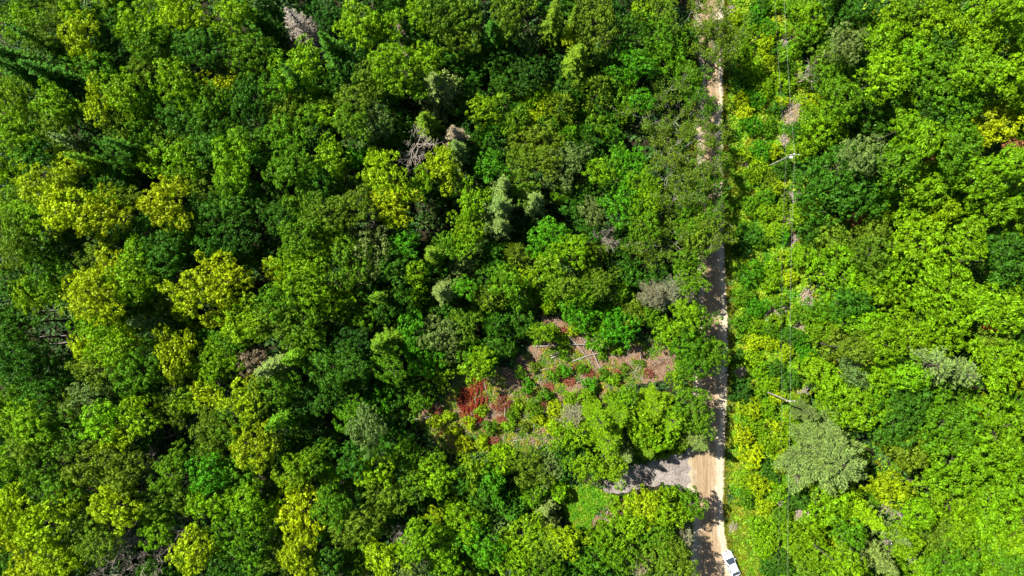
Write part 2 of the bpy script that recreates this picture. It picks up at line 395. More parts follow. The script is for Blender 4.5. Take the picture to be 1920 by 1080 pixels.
def proto_poplar(h, r):           # thin olive roadside tree with bare pale limbs showing
    tb=Tubes(); tips=[]
    zb=h*0.45
    for k in range(7):
        a=k*0.9+rng.normal()*0.3; z=zb+(h*0.4)*k/7
        grow(tb,np.array([0,0,z]),unit(np.array([math.cos(a),math.sin(a),0.75])),r*rng.uniform(0.7,0.95),0.055,2,tips,0.7,0.12)
    P=np.array([t[0] for t in tips]); O=np.array([t[1] for t in tips])
    sel=rng.random(len(P))<0.8; P=P[sel];O=O[sel]; kt=Kites(); per=17
    extra=P+rng.normal(size=P.shape)*0.4; P=np.concatenate([P,extra]); O=np.concatenate([O,O])
    pp=np.repeat(P,per,0); oo=np.repeat(O,per,0)
    d=unit(oo*0.5+rand_dirs(len(pp)))
    kt.add(pp+rng.normal(size=pp.shape)*0.16,d,unit(np.array([0,0,0.8])+rand_dirs(len(pp))),rng.uniform(0.16,0.30,len(pp)),rng.uniform(0.10,0.17,len(pp)))
    return dict(h=h,r=r,crown=kt.mesh('crown',M_leaf),branches=tb.mesh('branches',M_pale_bark),trunk=trunk_mesh(h*0.9,0.13,M_pale_bark,0.01))

def proto_dead(h, r, conifer=False, material=None):
    tb=Tubes(); tips=[]; material=material or M_dead
    if conifer:
        lv=int(h*3)
        for i in range(lv):
            t=(i+rng.random())/lv; z=h*(0.1+0.88*t); lb=r*(1-t)**0.75*rng.uniform(0.6,1.15)+0.1
            for k in range(5):
                a=rng.random()*6.28; o=np.array([math.cos(a),math.sin(a),0]); e=o*lb+np.array([0,0,z-0.15*lb])
                pts=bent((0,0,z),e,4,0.04); tb.add(pts,[0.05,0.04,0.028,0.012],4)
                s=np.array([-math.sin(a),math.cos(a),0])
                for q in range(int(lb*3.2)):
                    u=rng.uniform(0.3,1.0); b=np.array([0,0,z])+(e-np.array([0,0,z]))*u
                    tb.add(np.array([b,b+(o*0.7+s*rng.choice([-1,1])*0.7+np.array([0,0,-0.25]))*lb*0.28*rng.uniform(0.6,1.3)]),[0.028,0.014],4)
    else:
        for k in range(11):
            a=k*2.4; z=h*(0.45+0.5*k/11)
            grow(tb,np.array([0,0,z]),unit(np.array([math.cos(a),math.sin(a),0.45])),r*rng.uniform(0.6,0.95),0.05,2,tips,0.8,0.1,(4,7))
    return dict(h=h,r=r,crown=None,branches=tb.mesh('branches',material),trunk=trunk_mesh(h*0.98,0.16,material,0.006))

def proto_shrub(r, h, nl, leaf=0.26):
    kt,tb=broadleaf(r,h*0.55,nl,leaf=leaf,fl=0.36,dens=1.15,ragged=0.35,z0=h*0.48,per=11,core=0.1)
    return dict(h=h,r=r,crown=kt.mesh('foliage',M_leaf),branches=tb.mesh('stems',M_bark),trunk=None)

PROTO={
 'M':[proto_broad('M',r,h,nl,leaf=0.34,fl=0.58,ragged=0.5,flat=f) for r,h,nl,f in ((2.4,15,8,1.05),(3.0,16,11,1.05),(3.3,16,12,1.0),(3.5,17,13,0.9),(4.4,17,17,0.8),(4.6,17,18,0.85))],
 'B':[proto_broad('B',r,h,nl,leaf=0.26,fl=0.46,ragged=0.5,flat=f,per=17) for r,h,nl,f in ((2.0,14,8,1.2),(2.4,14,9,1.1),(3.0,15,12,1.1),(3.2,15,12,1.05),(3.4,16,13,1.0),(4.2,16,16,0.95))],
 'K':[proto_broad('K',r,h,nl,leaf=0.34,fl=0.66,ragged=0.35,flat=f,dens=1.2,per=19) for r,h,nl,f in ((3.0,15,10,0.95),(3.4,15,12,0.9),(4.2,16,15,0.85),(4.6,16,17,0.85),(6.0,17,24,0.75),(6.2,17,27,0.75))],
 'S':[proto_spruce(h,r) for h,r in ((15,2.2),(17,2.7),(18,3.0),(16,2.5))],
 'C':[proto_cedar(h,r,n) for h,r,n in ((6,1.4,1200),(7,1.7,1500),(9,2.0,1900),(8,2.3,2100))],
 'P':[proto_pine(13,2.6,8),proto_pine(15,3.6,9),proto_pine(16,4.4,10),proto_pine(17,7.0,11,0.6,0.9,0.12)],
 'O':[proto_poplar(h,r) for h,r in ((11,2.4),(12,3.0),(12,3.3),(13,3.6))],
 'D':[proto_dead(12,2.3),proto_dead(13,2.8),proto_dead(11,1.9)],
 'T':[proto_dead(17,2.6,True)],
 'L':[proto_pine(11,2.9,8,0.4,1.0),proto_pine(11,2.6,8,0.4,1.0)],
 'H':[proto_shrub(r,h,nl) for r,h,nl in ((0.8,1.2,4),(1.0,1.7,5),(1.2,1.8,5),(1.5,2.4,7),(1.8,2.6,8),(2.1,3.0,9))],
}
NAME=dict(M='maple_tree',B='broadleaf_tree',K='oak_tree',S='spruce_tree',C='cedar_tree',P='pine_tree',O='poplar_tree',D='dead_tree',T='dead_spruce',L='dead_tree',H='shrub')
NOUN=dict(M='broadleaf tree',B='leafy tree',K='billowy broadleaf tree',S='spired conifer',C='conical conifer',P='feathery pine',O='thin roadside tree with bare limbs',D='bare dead tree',T='bare dead conifer',L='lichen grey dead tree',H='shrub')
GROUP=dict(M='loose crowned broadleaf trees of the forest',B='small leaved trees of the forest',K='rounded broadleaf trees right of the power line',S='spired conifers among the broadleaf trees',C='small conical conifers',P='feathery pines',O='thin trees along the dirt road',D='bare dead trees',T='bare dead conifers',L='lichen grey dead trees',H='shrubs under the power line')
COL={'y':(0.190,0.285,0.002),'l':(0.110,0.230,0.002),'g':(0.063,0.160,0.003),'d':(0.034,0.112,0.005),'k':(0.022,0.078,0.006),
     'o':(0.080,0.150,0.006),'s':(0.092,0.150,0.032),'w':(0.150,0.152,0.085),'p':(0.112,0.180,0.042),'t':(0.16,0.14,0.09),'b':(0.046,0.178,0.003)}
CNAME={'y':'yellow green','l':'lime green','g':'mid green','d':'deep green','k':'very dark green','o':'olive','s':'grey green','p':'pale green','t':'brownish grey','b':'bright emerald green','w':'pale lichen grey'}

# ------------------------------------------------------------------ the setting: ground, road, driveway, clearing
def poly_sheet(name, pts_px, z, material, sub=6, wob=0.25, uv=False):
    P=[W(*p) for p in pts_px]; out=[]
    for i in range(len(P)):
        a=np.array(P[i]); b=np.array(P[(i+1)%len(P)])
        for k in range(sub):
            q=a+(b-a)*k/sub; q=q+rng.normal(size=2)*wob*0.4; out.append((q[0],q[1],z))
    bm=bmesh.new(); vs=[bm.verts.new(v) for v in out]; f=bm.faces.new(vs)
    bmesh.ops.triangulate(bm,faces=[f],ngon_method='EAR_CLIP'); bmesh.ops.recalc_face_normals(bm,faces=bm.faces)
    for f in bm.faces:
        if f.normal.z<0: f.normal_flip()
    me=bpy.data.meshes.new(name); bm.to_mesh(me); bm.free(); me.materials.append(material)
    o=link(name,me); tag(o,kind='structure'); return o

def big_ground():
    n=80; ext=np.concatenate([np.linspace(-1600,-110,8),np.linspace(-100,100,n),np.linspace(110,1600,8)])
    X,Y=np.meshgrid(ext,ext,indexing='ij'); m=len(ext)
    V=np.stack([X.ravel(),Y.ravel(),np.zeros(m*m)],1)
    i=np.arange(m-1)[:,None]*m; j=np.arange(m-1)[None,:]
    Q=np.stack([i+j,i+m+j,i+m+j+1,i+j+1],-1).reshape(-1,4)
    o=link('forest_floor',mesh_np('forest_floor',V,Q,M_floor)); tag(o,kind='structure')
big_ground()

ROAD_R=[(-400,1361),(0,1361),(50,1359),(150,1359),(230,1357),(300,1358),(450,1361),(550,1365),(640,1369),(720,1367),(800,1364),(870,1361),(950,1359),(1000,1362),(1040,1370),(1080,1384),(1140,1408),(1500,1560)]
ROAD_L=[(-400,1300),(0,1300),(50,1296),(150,1312),(230,1300),(300,1304),(450,1304),(550,1306),(640,1306),(720,1296),(800,1290),(850,1284),(870,1283),(910,1283),(930,1287),(960,1296),(1000,1296),(1040,1292),(1080,1292),(1140,1306),(1500,1450)]
def edge(tab,y): return float(np.interp(y,[t[0] for t in tab],[t[1] for t in tab]))
def road():
    ys=np.arange(-400,1500,6.0); na=13; V=[];U=[]
    for y in ys:
        l=edge(ROAD_L,y)+rng.normal()*1.3+2.0*math.sin(y*0.05)+1.2*math.sin(y*0.13); r_=edge(ROAD_R,y)+rng.normal()*0.9+1.6*math.sin(y*0.07+1)+1.3*math.sin(y*0.21)
        for k in range(na):
            t=k/(na-1); x,yy=W(l+(r_-l)*t,y); V.append((x,yy,0.012)); U.append((t,y/100))
    V=np.array(V); m=len(ys)
    i=np.arange(m-1)[:,None]*na; j=np.arange(na-1)[None,:]
    Q=np.stack([i+j,i+na+j,i+na+j+1,i+j+1],-1).reshape(-1,4)
    me=mesh_np('dirt_road',V,Q,M_road)
    uv=me.uv_layers.new(name='across'); U=np.array(U,np.float32)
    uv.data.foreach_set('uv',U[Q.ravel()].ravel())
    tag(link('dirt_road',me),kind='structure')
road()
DRIVE=[(1128,910),(1140,890),(1165,876),(1200,868),(1240,858),(1270,850),(1288,848),(1294,858),(1288,868),(1297,880),(1290,890),(1298,902),(1289,912),(1291,922),(1270,912),(1240,908),(1200,916),(1165,925),(1135,925)]
poly_sheet('driveway',DRIVE,0.018,M_gravel,5,0.22)
CLEAR=[(760,766),(800,758),(835,745),(850,700),(880,690),(955,690),(985,660),(1010,630),(1015,590),(1050,590),(1090,620),(1150,640),(1215,640),(1262,650),(1275,690),(1240,715),(1190,720),(1150,735),(1120,770),(1085,800),(1040,830),(1000,845),(930,850),(860,855),(820,835),(790,800)]
poly_sheet('clearing_soil',CLEAR,0.004,M_soil,5,0.6)
CLEAR2=[(1095,1000),(1115,970),(1140,945),(1175,932),(1200,935),(1180,955),(1150,970),(1125,1000),(1100,1020)]
poly_sheet('bare_soil',CLEAR2,0.004,M_soil,4,0.4)
CORR=[(1366,-60),(1366,100),(1364,300),(1368,500),(1374,640),(1372,760),(1366,900),(1366,1000),(1395,1090),(1410,1140),(1560,1140),(1540,1050),(1520,950),(1500,880),(1498,760),(1515,700),(1530,640),(1520,560),(1500,480),(1492,420),(1490,300),(1512,240),(1505,150),(1495,60),(1495,-60)]
poly_sheet('corridor_ground',CORR,0.004,M_corr,5,0.3)
LAWN=[(1056,915),(1075,904),(1100,908),(1128,920),(1152,930),(1137,946),(1114,962),(1098,1004),(1075,990),(1058,955)]

poly_sheet('grass_ground',LAWN,0.006,M_lawn,4,0.3)

def inside(px,py,poly):
    x,y=px,py; r_=np.zeros(np.shape(x),bool); n=len(poly)
    for i in range(n):
        x1,y1=poly[i]; x2,y2=poly[(i+1)%n]
        if y1==y2: continue
        c=((y1>y)!=(y2>y))&(x<(x2-x1)*(y-y1)/(y2-y1)+x1); r_^=c
    return r_

# ------------------------------------------------------------------ where the trees stand: crown centre and radius in photo pixels, kind + colour
TREES='''
43 17 30 Bg;110 27 25 Bo;140 13 30 Ml;200 15 26 Bl;200 60 44 Bd;147 75 35 My;150 102 25 My;180 122 33 Bg;228 105 28 Bk;283 42 50 Ml;350 20 42 My;310 118 18 My;268 125 25 Bo;277 83 34 Bg;373 88 40 Bd
333 160 42 Ml;437 23 36 Ml;480 37 30 Sd;563 50 40 Tt;568 126 40 Ml;467 100 50 Bg;507 20 25 Bk;617 20 35 Bk;627 97 35 Sd;33 46 34 Bl;10 85 14 Dt;73 60 34 Bo;30 110 34 Sd;93 87 30 Sd;107 147 38 Sd;50 140 34 Sd;20 180 36 Bl;100 197 36 Ml;143 187 30 Bk
187 195 32 My;233 177 36 Ml;217 225 40 Bo;280 217 45 Bg;337 215 40 Bd;390 200 40 Bg;413 165 30 My;467 187 38 Bd;533 207 42 Bo;580 213 40 Bg;567 160 34 Sd;520 165 30 Bg;627 217 26 Bl;20 230 34 Bl;107 227 38 Bo;27 265 35 Bl;60 290 30 Bd;157 273 30 Ss;133 310 35 My;187 308 30 Sg
217 283 32 Bd;257 283 30 Sd;287 300 30 Ml;317 260 26 Bo;347 298 38 Ml;393 267 40 Bd;443 265 38 Bg;437 302 42 Bl;497 267 30 Bg;540 247 38 Bg;593 247 30 Bk;547 317 40 Bg;617 300 35 Ml;500 310 30 Sd;593 343 30 Bd;333 352 24 My;90 350 45 My;7 325 28 Bl;213 335 32 Bd;383 340 33 Bo;440 345 35 Bg
673 43 40 Bl;727 53 32 Bl;757 73 14 St;827 17 40 Bo;783 23 26 Bl;717 13 25 Bd;867 20 35 Bo;957 20 45 Bo;857 60 40 Bo;827 80 44 Bd;923 67 34 Sd;973 80 38 Bk;1037 37 28 So;1070 73 16 My;1073 40 15 So;1117 37 45 Bo;1083 110 34 So;1203 20 22 Bl;1243 20 30 Bo;1180 57 34 Bd;1227 63 36 Bg;1263 80 30 Bg
1193 120 34 Mb;1247 110 36 Bg;1157 87 25 Bd;660 110 38 Bk;740 127 42 Ml;793 117 34 Ml;700 147 36 Bo;820 165 46 Ss;780 167 28 Ml;990 128 40 Bk;943 193 22 Cd;965 207 16 Cd;1050 200 30 Co;1123 167 32 Co;1170 207 18 Cg;1200 190 24 Mb;1250 173 36 Oo;657 187 30 Bo;690 240 38 Bs;655 228 30 Bg;800 230 30 So;853 255 26 St;858 282 26 Ss
787 280 32 Dt;673 290 28 Bb;722 330 44 My;733 384 36 My;731 410 20 My;825 310 36 My;785 345 26 Ml;910 205 30 Ml;927 253 28 Cd;1000 265 40 Bo;967 227 25 Bg;1067 253 20 Cg;1100 250 22 Cd;1107 277 28 Ck;1150 260 22 Cd;1203 227 38 Oo;1260 233 34 Oo;920 310 26 Mb;977 307 30 Bo;1070 300 28 Bs;1050 322 34 Bs;1017 300 28 Bo
973 343 30 Bo;945 350 30 Ss;937 388 38 Ss;940 423 26 Ss;1123 320 26 Ml;1187 307 32 Mb;1200 343 30 Bl;1250 283 40 Oo;1250 333 38 Oo;1157 300 25 Bg;887 350 25 Bk
1300 17 22 Oo;1328 72 32 Oo;1356 98 22 Oo;1342 92 42 Oo;1293 70 24 Bk;1292 153 30 Bg;1305 260 38 Oo;1328 252 20 Oo;1332 318 34 Og;1295 320 36 Oo;1520 33 34 Kl;1507 63 26 Kg;1570 30 45 Kd;1613 20 30 Kd;1585 78 34 Bs;1545 108 28 Bo;1513 143 20 Dt;1647 80 40 Kl;1673 43 40 Kl;1747 43 48 Kl;1713 18 30 Kg;1880 13 32 Kl;1853 50 52 Kl;1830 78 40 Kl
1903 33 22 Kd;1763 77 30 Kd;1700 110 45 Kl;1657 143 46 Kl;1567 157 44 Kg;1613 133 32 Kd;1763 143 58 Kg;1830 133 44 Kl;1897 140 40 Kl;1893 175 40 Kl;1787 187 48 Kg;1747 213 45 Kd;1627 213 54 Kd;1540 233 44 Kl;1580 187 40 Kg;1697 240 36 Kl;1863 233 48 Ky;1800 267 40 Kg;1780 290 34 Kg;1730 267 40 Kl;1617 293 38 Bs;1570 345 76 Kd
1680 307 45 Kg;1763 333 40 Kl;1830 333 45 Kl;1897 310 40 Kl;1727 353 36 Kl
20 380 34 Bl;53 413 36 Bl;130 393 44 My;117 430 25 My;193 410 40 My;187 380 30 Ml;233 380 28 Bo;40 440 40 Bo;27 473 34 Bo;127 460 40 Bd;87 500 45 Bg;310 387 42 My;280 430 38 Bd;343 440 26 Ml;393 403 40 Bd;443 380 40 Bd;450 440 44 Bk;393 460 34 Bd;307 473 40 Bd;260 483 36 Ml;180 483 30 Bo;10 508 12 My;23 537 30 Bd
50 557 28 Bl;93 547 30 Bl;200 510 36 My;177 560 48 My;163 540 34 My;250 527 40 Ml;293 500 34 Bd;347 547 36 My;417 523 48 My;517 503 26 My;547 493 30 Ml;533 403 40 Bd;567 380 36 Bg;613 400 36 Bo;563 443 36 Bg;623 450 28 Ml;583 487 36 Ml;650 490 46 Bg;567 540 44 Ml;617 567 34 Ml;520 560 30 Bg;283 560 34 Bo;290 600 40 Ss;233 577 28 Bd
187 610 40 Ml;240 620 34 My;347 580 26 My;407 593 28 My;360 613 13 My;310 637 25 My;460 603 44 Ml;510 607 40 Bo;567 613 40 Bg;30 607 44 Bd;20 640 36 Bd;160 660 30 My;220 653 34 Ml;333 667 38 My;27 680 38 Bd;80 680 36 Bd;187 693 40 Bo;253 697 40 Bg;410 670 40 Bl;473 673 25 Bt;347 703 34 Bo;520 687 36 Ss;563 667 34 Sg;617 687 40 Bd
393 707 30 Ml;480 713 22 My;433 637 30 Bg
660 393 36 Bo;703 410 14 Dt;887 380 30 Ml;1000 377 30 Ss;883 427 30 Bl;1033 453 40 Mb;1073 463 30 Ml;1113 400 22 Bs;1167 383 40 Mb;1213 380 30 Bl;1130 447 18 Dt;1127 470 20 Co;1207 413 35 Bg;1257 380 34 Oo;1213 457 38 Oo;1260 460 36 Oo;753 460 30 Mb;813 477 25 So;840 460 22 Bg;873 457 26 Ml;867 493 28 Cs;927 473 22 Cd;967 477 24 Co
930 500 18 Cd;990 520 18 My;1033 500 34 Ml;953 527 28 Bg;780 513 22 Bl;690 480 44 Bs;723 500 32 Bd;660 567 36 Co;713 557 20 So;783 553 26 Cl;830 547 30 Ss;870 537 20 Bb;917 557 28 Co;973 560 26 Cg;1030 547 25 Cg;1060 537 22 Bo;1107 500 22 Co;1120 533 28 Bo;1030 573 14 Cl;1093 547 30 Ml;1087 587 34 Mb;1160 550 24 Cg;1222 552 26 Lw;1252 547 32 Lw;1288 545 26 Lw
1187 580 26 Bo;1213 587 30 Bg;1160 613 34 Mb;1127 633 24 Cg;1253 627 28 Ml;773 607 28 Mb;717 643 30 So;820 627 36 Bs;867 617 30 Bo;930 607 26 Cd;793 660 40 Mb;763 643 24 Ml;847 647 30 Bs;893 667 34 Bg;900 687 28 Bl;660 650 34 Bk;660 685 30 Bd;733 693 30 Bg;820 697 26 Bl;1017 623 20 Bl;977 620 15 Cd;953 655 16 Cd
1310 403 36 Og;1300 367 32 Oo;1293 483 25 Bg;1307 605 28 Bg;1318 662 40 Bg;1557 445 40 Ko;1520 433 26 Kd;1633 437 38 Ko;1630 477 34 Bo;1575 512 56 Kl;1723 380 50 Kl;1767 400 28 Ky;1857 387 50 Kl;1713 453 54 Kl;1810 453 40 Kl;1880 487 58 Kd;1753 547 70 Kl;1703 487 34 Kg;1740 570 46 Kl;1880 567 44 Kl;1830 573 40 Kl
1597 573 36 Kd;1540 583 26 Kg;1630 613 44 Kl;1653 643 40 Kl;1540 617 30 Kl;1570 640 34 Ko;1607 653 30 Ko;1763 627 44 Kl;1890 593 36 Kl;1913 633 26 Kd;1740 682 50 Pp;1795 700 40 Pp;1863 643 36 Bo;1863 683 48 Kl;1907 707 22 Ky;1533 700 34 Kl;1600 700 30 Ks;1690 700 36 Kl;1655 695 34 Kl
23 737 32 Bg;67 740 36 Bd;20 773 30 Ml;53 793 40 Bl;160 750 36 Bs;133 767 28 Bo;113 810 45 Bg;60 830 40 Bo;20 863 36 Ml;193 787 36 Ml;213 817 30 My;260 777 36 Ml;317 770 30 Bo;353 753 30 Ml;393 740 28 My;453 750 34 My;393 805 36 Bo;483 740 34 Bo;480 830 45 My;540 780 38 Sg;567 753 30 Bk;593 840 14 Dt;27 907 40 Bd;107 907 40 Bg;183 870 50 Bo
233 887 40 Bo;290 863 26 Dt;320 887 34 Bg;393 887 36 Mb;443 880 34 Bg;393 845 26 Bo;547 887 32 Bl;583 870 30 Bg;617 887 26 Ml;40 953 45 My;133 933 36 My;220 947 42 My;20 997 42 My;83 987 44 My;160 993 44 Bo;287 947 36 Bo;353 940 26 Bo;393 933 40 Ml;457 933 36 Ml;563 960 52 My;490 973 30 Ml;443 1007 56 Bg;367 1030 40 My;360 987 26 Dt
247 1020 30 Dt;300 1040 28 Dt;227 1063 30 Dt;120 1053 45 My;57 1067 40 My;13 1040 30 Bg;293 997 30 Bl;513 1047 30 Bo;560 1047 36 My;610 1053 30 Bd;280 1073 25 Bd;187 1020 34 Bo;617 953 34 Bg;75 870 34 Bg;430 800 34 Bg;520 730 30 Bg;610 740 36 Bd
660 787 30 Bg;707 760 32 Mb;683 803 36 Bs;785 741 28 Bg;742 828 32 Bd;806 868 26 Bg;700 880 36 Ml;757 860 32 Bg;723 927 40 Bo;770 913 30 Bg;813 897 36 Ml;660 860 30 Bd;880 884 30 Ml;870 900 28 Bd;920 910 30 Mb;940 870 24 Cl;990 882 36 Bo;1030 880 28 Bs;1102 874 28 Bl;1094 808 24 Bl;1125 792 28 Pl;1077 782 22 Lw;1142 826 34 Pl;1160 783 26 Pl
1228 765 36 Pl;1205 790 36 Ml;1262 790 30 Pl;1057 820 28 Ml;1000 927 28 Cg;960 953 26 Cd;1023 953 28 Ss;1048 925 17 Cl;900 927 28 Bd;853 947 24 Cl;667 983 40 Bo;763 997 22 Dt;783 1020 40 Bl;717 1047 36 My;813 967 16 My;873 980 36 Bl;907 1020 40 Mb;933 993 26 Cs;983 1007 40 Bl;1033 1020 36 Bo;1023 987 26 Cs;1057 1013 30 My;830 1040 40 Bl;767 1067 30 Bs
960 1053 45 Ml;1023 1070 32 Bg;1138 1008 32 Ml;1180 980 30 Ml;1207 947 30 My;1160 1037 36 Bg;1227 997 40 Bg;1257 960 34 Ml;1197 1053 24 Lw;1240 1037 40 Bo;1260 1070 30 Bs;1107 1047 34 Bg;1172 850 24 Ss;1146 878 26 Bl;1214 842 26 So;1205 815 22 Bl;1245 825 22 Bl;1175 744 16 Bl
1293 755 32 Bg;1303 787 30 Bg;1307 827 26 Ss;1278 827 20 Co;1300 945 24 Bg;1280 1005 20 Lw;1280 1057 28 Bo;1274 702 24 Ml;1290 655 28 Bg;1567 865 78 Pp;1518 775 18 Ps;1607 763 50 Kl;1680 770 62 Kd;1730 745 44 Kg;1843 763 22 Ky;1773 797 54 Kg;1863 803 58 Kl;1730 813 30 Ko;1790 860 58 Kl;1880 867 58 Kl;1697 843 44 Ko;1663 910 36 Ky
1773 933 58 Kl;1847 947 58 Kl;1673 950 22 Dt;1553 953 38 Kl;1617 965 36 Sl;1650 985 28 Ss;1640 1045 40 Ss;1672 1010 24 Dt;1713 1053 24 Dt;1713 960 34 Kl;1763 1003 44 Ko;1847 1027 54 Kl;1903 1007 36 Kl;1780 1062 40 Kg;1890 1063 40 Kg;1513 1003 30 Kl;1533 1040 34 Kl;1580 1060 36 Kl;1695 1015 32 Kl;1660 730 40 Kl;1560 720 34 Kl;1590 1000 30 Kg;1735 1060 34 Kl
1325 60 26 Oo;1308 200 30 Og;1322 360 38 Og;1340 430 34 Oo;1310 440 34 Bo;1300 520 30 Bg;1290 590 26 Bl;1300 415 34 Bg;1335 660 28 Bg;1300 690 24 Bg;1440 50 18 Mb;1795 1000 30 Kl
'''
SHRUBS='''
1425 15 16 d;1410 42 15 d;1415 26 14 b;1450 12 13 l;1400 60 15 l;1440 60 15 y;1378 35 13 y;1374 62 11 o;1430 85 16 y;1446 102 10 d;1395 95 15 l;1410 130 16 l;1440 118 15 y;1472 132 15 g;1385 160 14 d;1400 150 13 l;1430 170 17 l;1412 188 18 b;1474 160 14 l;1450 205 12 d;1388 188 14 y;1465 192 11 y;1395 215 13 y;1405 237 18 b;1436 240 16 g;1490 247 15 d;1512 156 14 o;1520 192 15 y;1482 20 15 g;1470 60 12 l;1490 95 14 l;1455 150 13 l
1425 285 20 b;1394 292 13 y;1446 285 14 y;1465 316 17 d;1420 312 16 l;1440 342 17 o;1410 332 15 l;1450 352 14 y;1400 385 16 g;1430 400 16 l;1460 397 15 l;1402 440 22 d;1388 462 18 k;1422 452 15 g;1452 432 14 l;1406 512 22 b;1445 502 16 l;1470 482 13 y;1440 530 17 l;1435 370 15 g;1465 440 14 b;1470 372 10 o;1478 520 14 y
1390 555 18 g;1415 575 19 b;1390 602 17 g;1452 600 14 l;1440 617 15 g;1480 630 18 d;1410 642 15 y;1440 642 15 y;1405 670 16 l;1384 665 12 d;1450 690 15 d;1480 712 18 d;1385 733 22 k;1440 716 15 l;1452 746 14 y;1405 762 20 y;1435 767 18 l;1455 795 12 y;1430 727 15 l;1460 570 14 g;1500 590 18 g;1500 640 16 b;1510 670 18 b;1420 690 16 l;1470 660 14 y;1500 750 14 o;1490 770 16 l;1410 610 14 l
1390 815 17 y;1408 850 22 y;1470 862 22 y;1440 882 18 d;1420 910 21 y;1455 920 17 l;1490 932 22 d;1432 946 15 y;1465 962 17 g;1425 987 20 l;1466 992 20 l;1440 1012 17 l;1462 1052 20 d;1440 1062 18 d;1430 1027 15 l;1400 900 15 l;1395 935 14 g;1440 830 18 l;1420 800 17 l;1460 820 15 l;1505 985 20 l;1495 1030 18 l;1400 780 15 l;1480 800 14 l;1510 1065 17 o;1490 1005 15 g
1000 185 18 l;1020 205 16 y;985 200 15 l;1000 220 14 y;1075 190 14 l;975 185 12 y;1025 175 13 l;1085 215 14 b
820 790 12 y;850 805 12 y;880 790 12 y;905 770 10 l;920 800 13 g;955 795 12 l;1000 765 14 g;1020 740 13 g;990 725 12 b;1040 765 14 y;1060 770 14 y;1070 745 14 l;1100 745 16 l;1105 720 14 b;1130 700 10 g;1040 700 12 g;1060 695 11 b;970 760 10 l;1010 785 12 y;870 830 14 y;905 830 13 y;840 780 11 y;1035 800 14 y;1150 710 12 l;1090 690 9 g;1055 660 10 g;1035 625 15 l;1055 640 10 l;1075 620 12 y;975 700 10 g;1000 690 9 o;960 775 11 g;985 800 9 o;935 845 14 l;1110 765 14 l;1145 745 14 l;1170 690 8 o;1200 680 7 o;1130 665 9 g;1155 655 12 l
1150 945 12 l;1180 935 12 l;1210 930 11 y;1240 925 12 l;1265 925 11 l;1200 965 14 g;1120 990 12 o;1290 930 9 g;1220 850 12 l;1190 855 12 g;1235 845 12 l;1265 838 10 l
1700 980 18 l;1690 1040 16 l;1740 1030 18 l;1600 1030 18 l;1560 1020 18 y;1545 985 16 l;1640 930 14 g;1700 940 16 l;1610 1070 16 l;1670 1065 15 l
'''
# low, dark holes in the canopy where no filler tree may stand
GAPS=[(390,135,26),(285,335,30),(197,460,16),(110,628,52),(473,532,34),(333,818,36),(800,412,44),(1057,420,36),(838,222,16),(727,527,22),(697,660,24),(910,160,26),(990,130,36),(623,787,26),(520,907,16),(660,760,22),(1706,902,24),(1757,945,20),(1900,200,16),(1820,12,26),(1570,415,26),(1530,408,16),(880,320,20),(645,840,20),(700,190,20),(660,330,18),(465,460,20),(580,140,14),(80,700,24),(1195,845,22),(15,12,14),(1000,400,18),(1045,1050,12),(860,720,20),(1700,895,18),(1330,760,20)]

def tree_height(x,y,r,k,c):
    if x<690: h=17.5
    elif x<1290: h=11.5 if y<700 else 10.0
    elif x<1400: h=11.5
    else: h=15.5
    if x<690 and y>860: h=16.5
    if 690<=x<1290 and y<60: h=14
    if 690<=x<800: h=14
    h+= {'y':1.6,'l':0.6,'k':-4.0,'d':-1.2}.get(c,0)
    if k=='S': h+=2.5
    if k=='T': h=17
    if k=='C': h=min(h,4+0.16*r)
    if k=='P': h=13 if x<1400 else (17 if r>60 else 17.5)
    if k in 'DL': h-=1.5
    if x>1500 and k=='D': h=7
    rm=r*S
    h=min(h,3.2+rm*4.2) if k not in 'ST' else h
    if x<1290 and 740<x and 560<y<880 and k in 'MB': h=min(h,9.5)
    if 740<x<900 and 640<y<830: h=min(h,6.5)
    if 1000<x<1275 and 560<y<665: h=min(h,6.5)
    if 690<x<=790 and 720<y<860: h=min(h,6.5)
    if 985<x<1112 and 840<y<965: h=min(h,5.5)
    if 1098<x<1225 and 838<y<885: h=10.5
    if 1480<x<1545 and k in 'KMB' and r<60: h=min(h,6.5)
    if 1545<=x<1580 and k in 'KMB' and r<60: h=min(h,10)
    h*=1+(0.14 if x>1580 and k=='K' else 0.09)*float(np.clip(rng.normal(),-2,2))
    return max(h,2.0*rm+0.8)

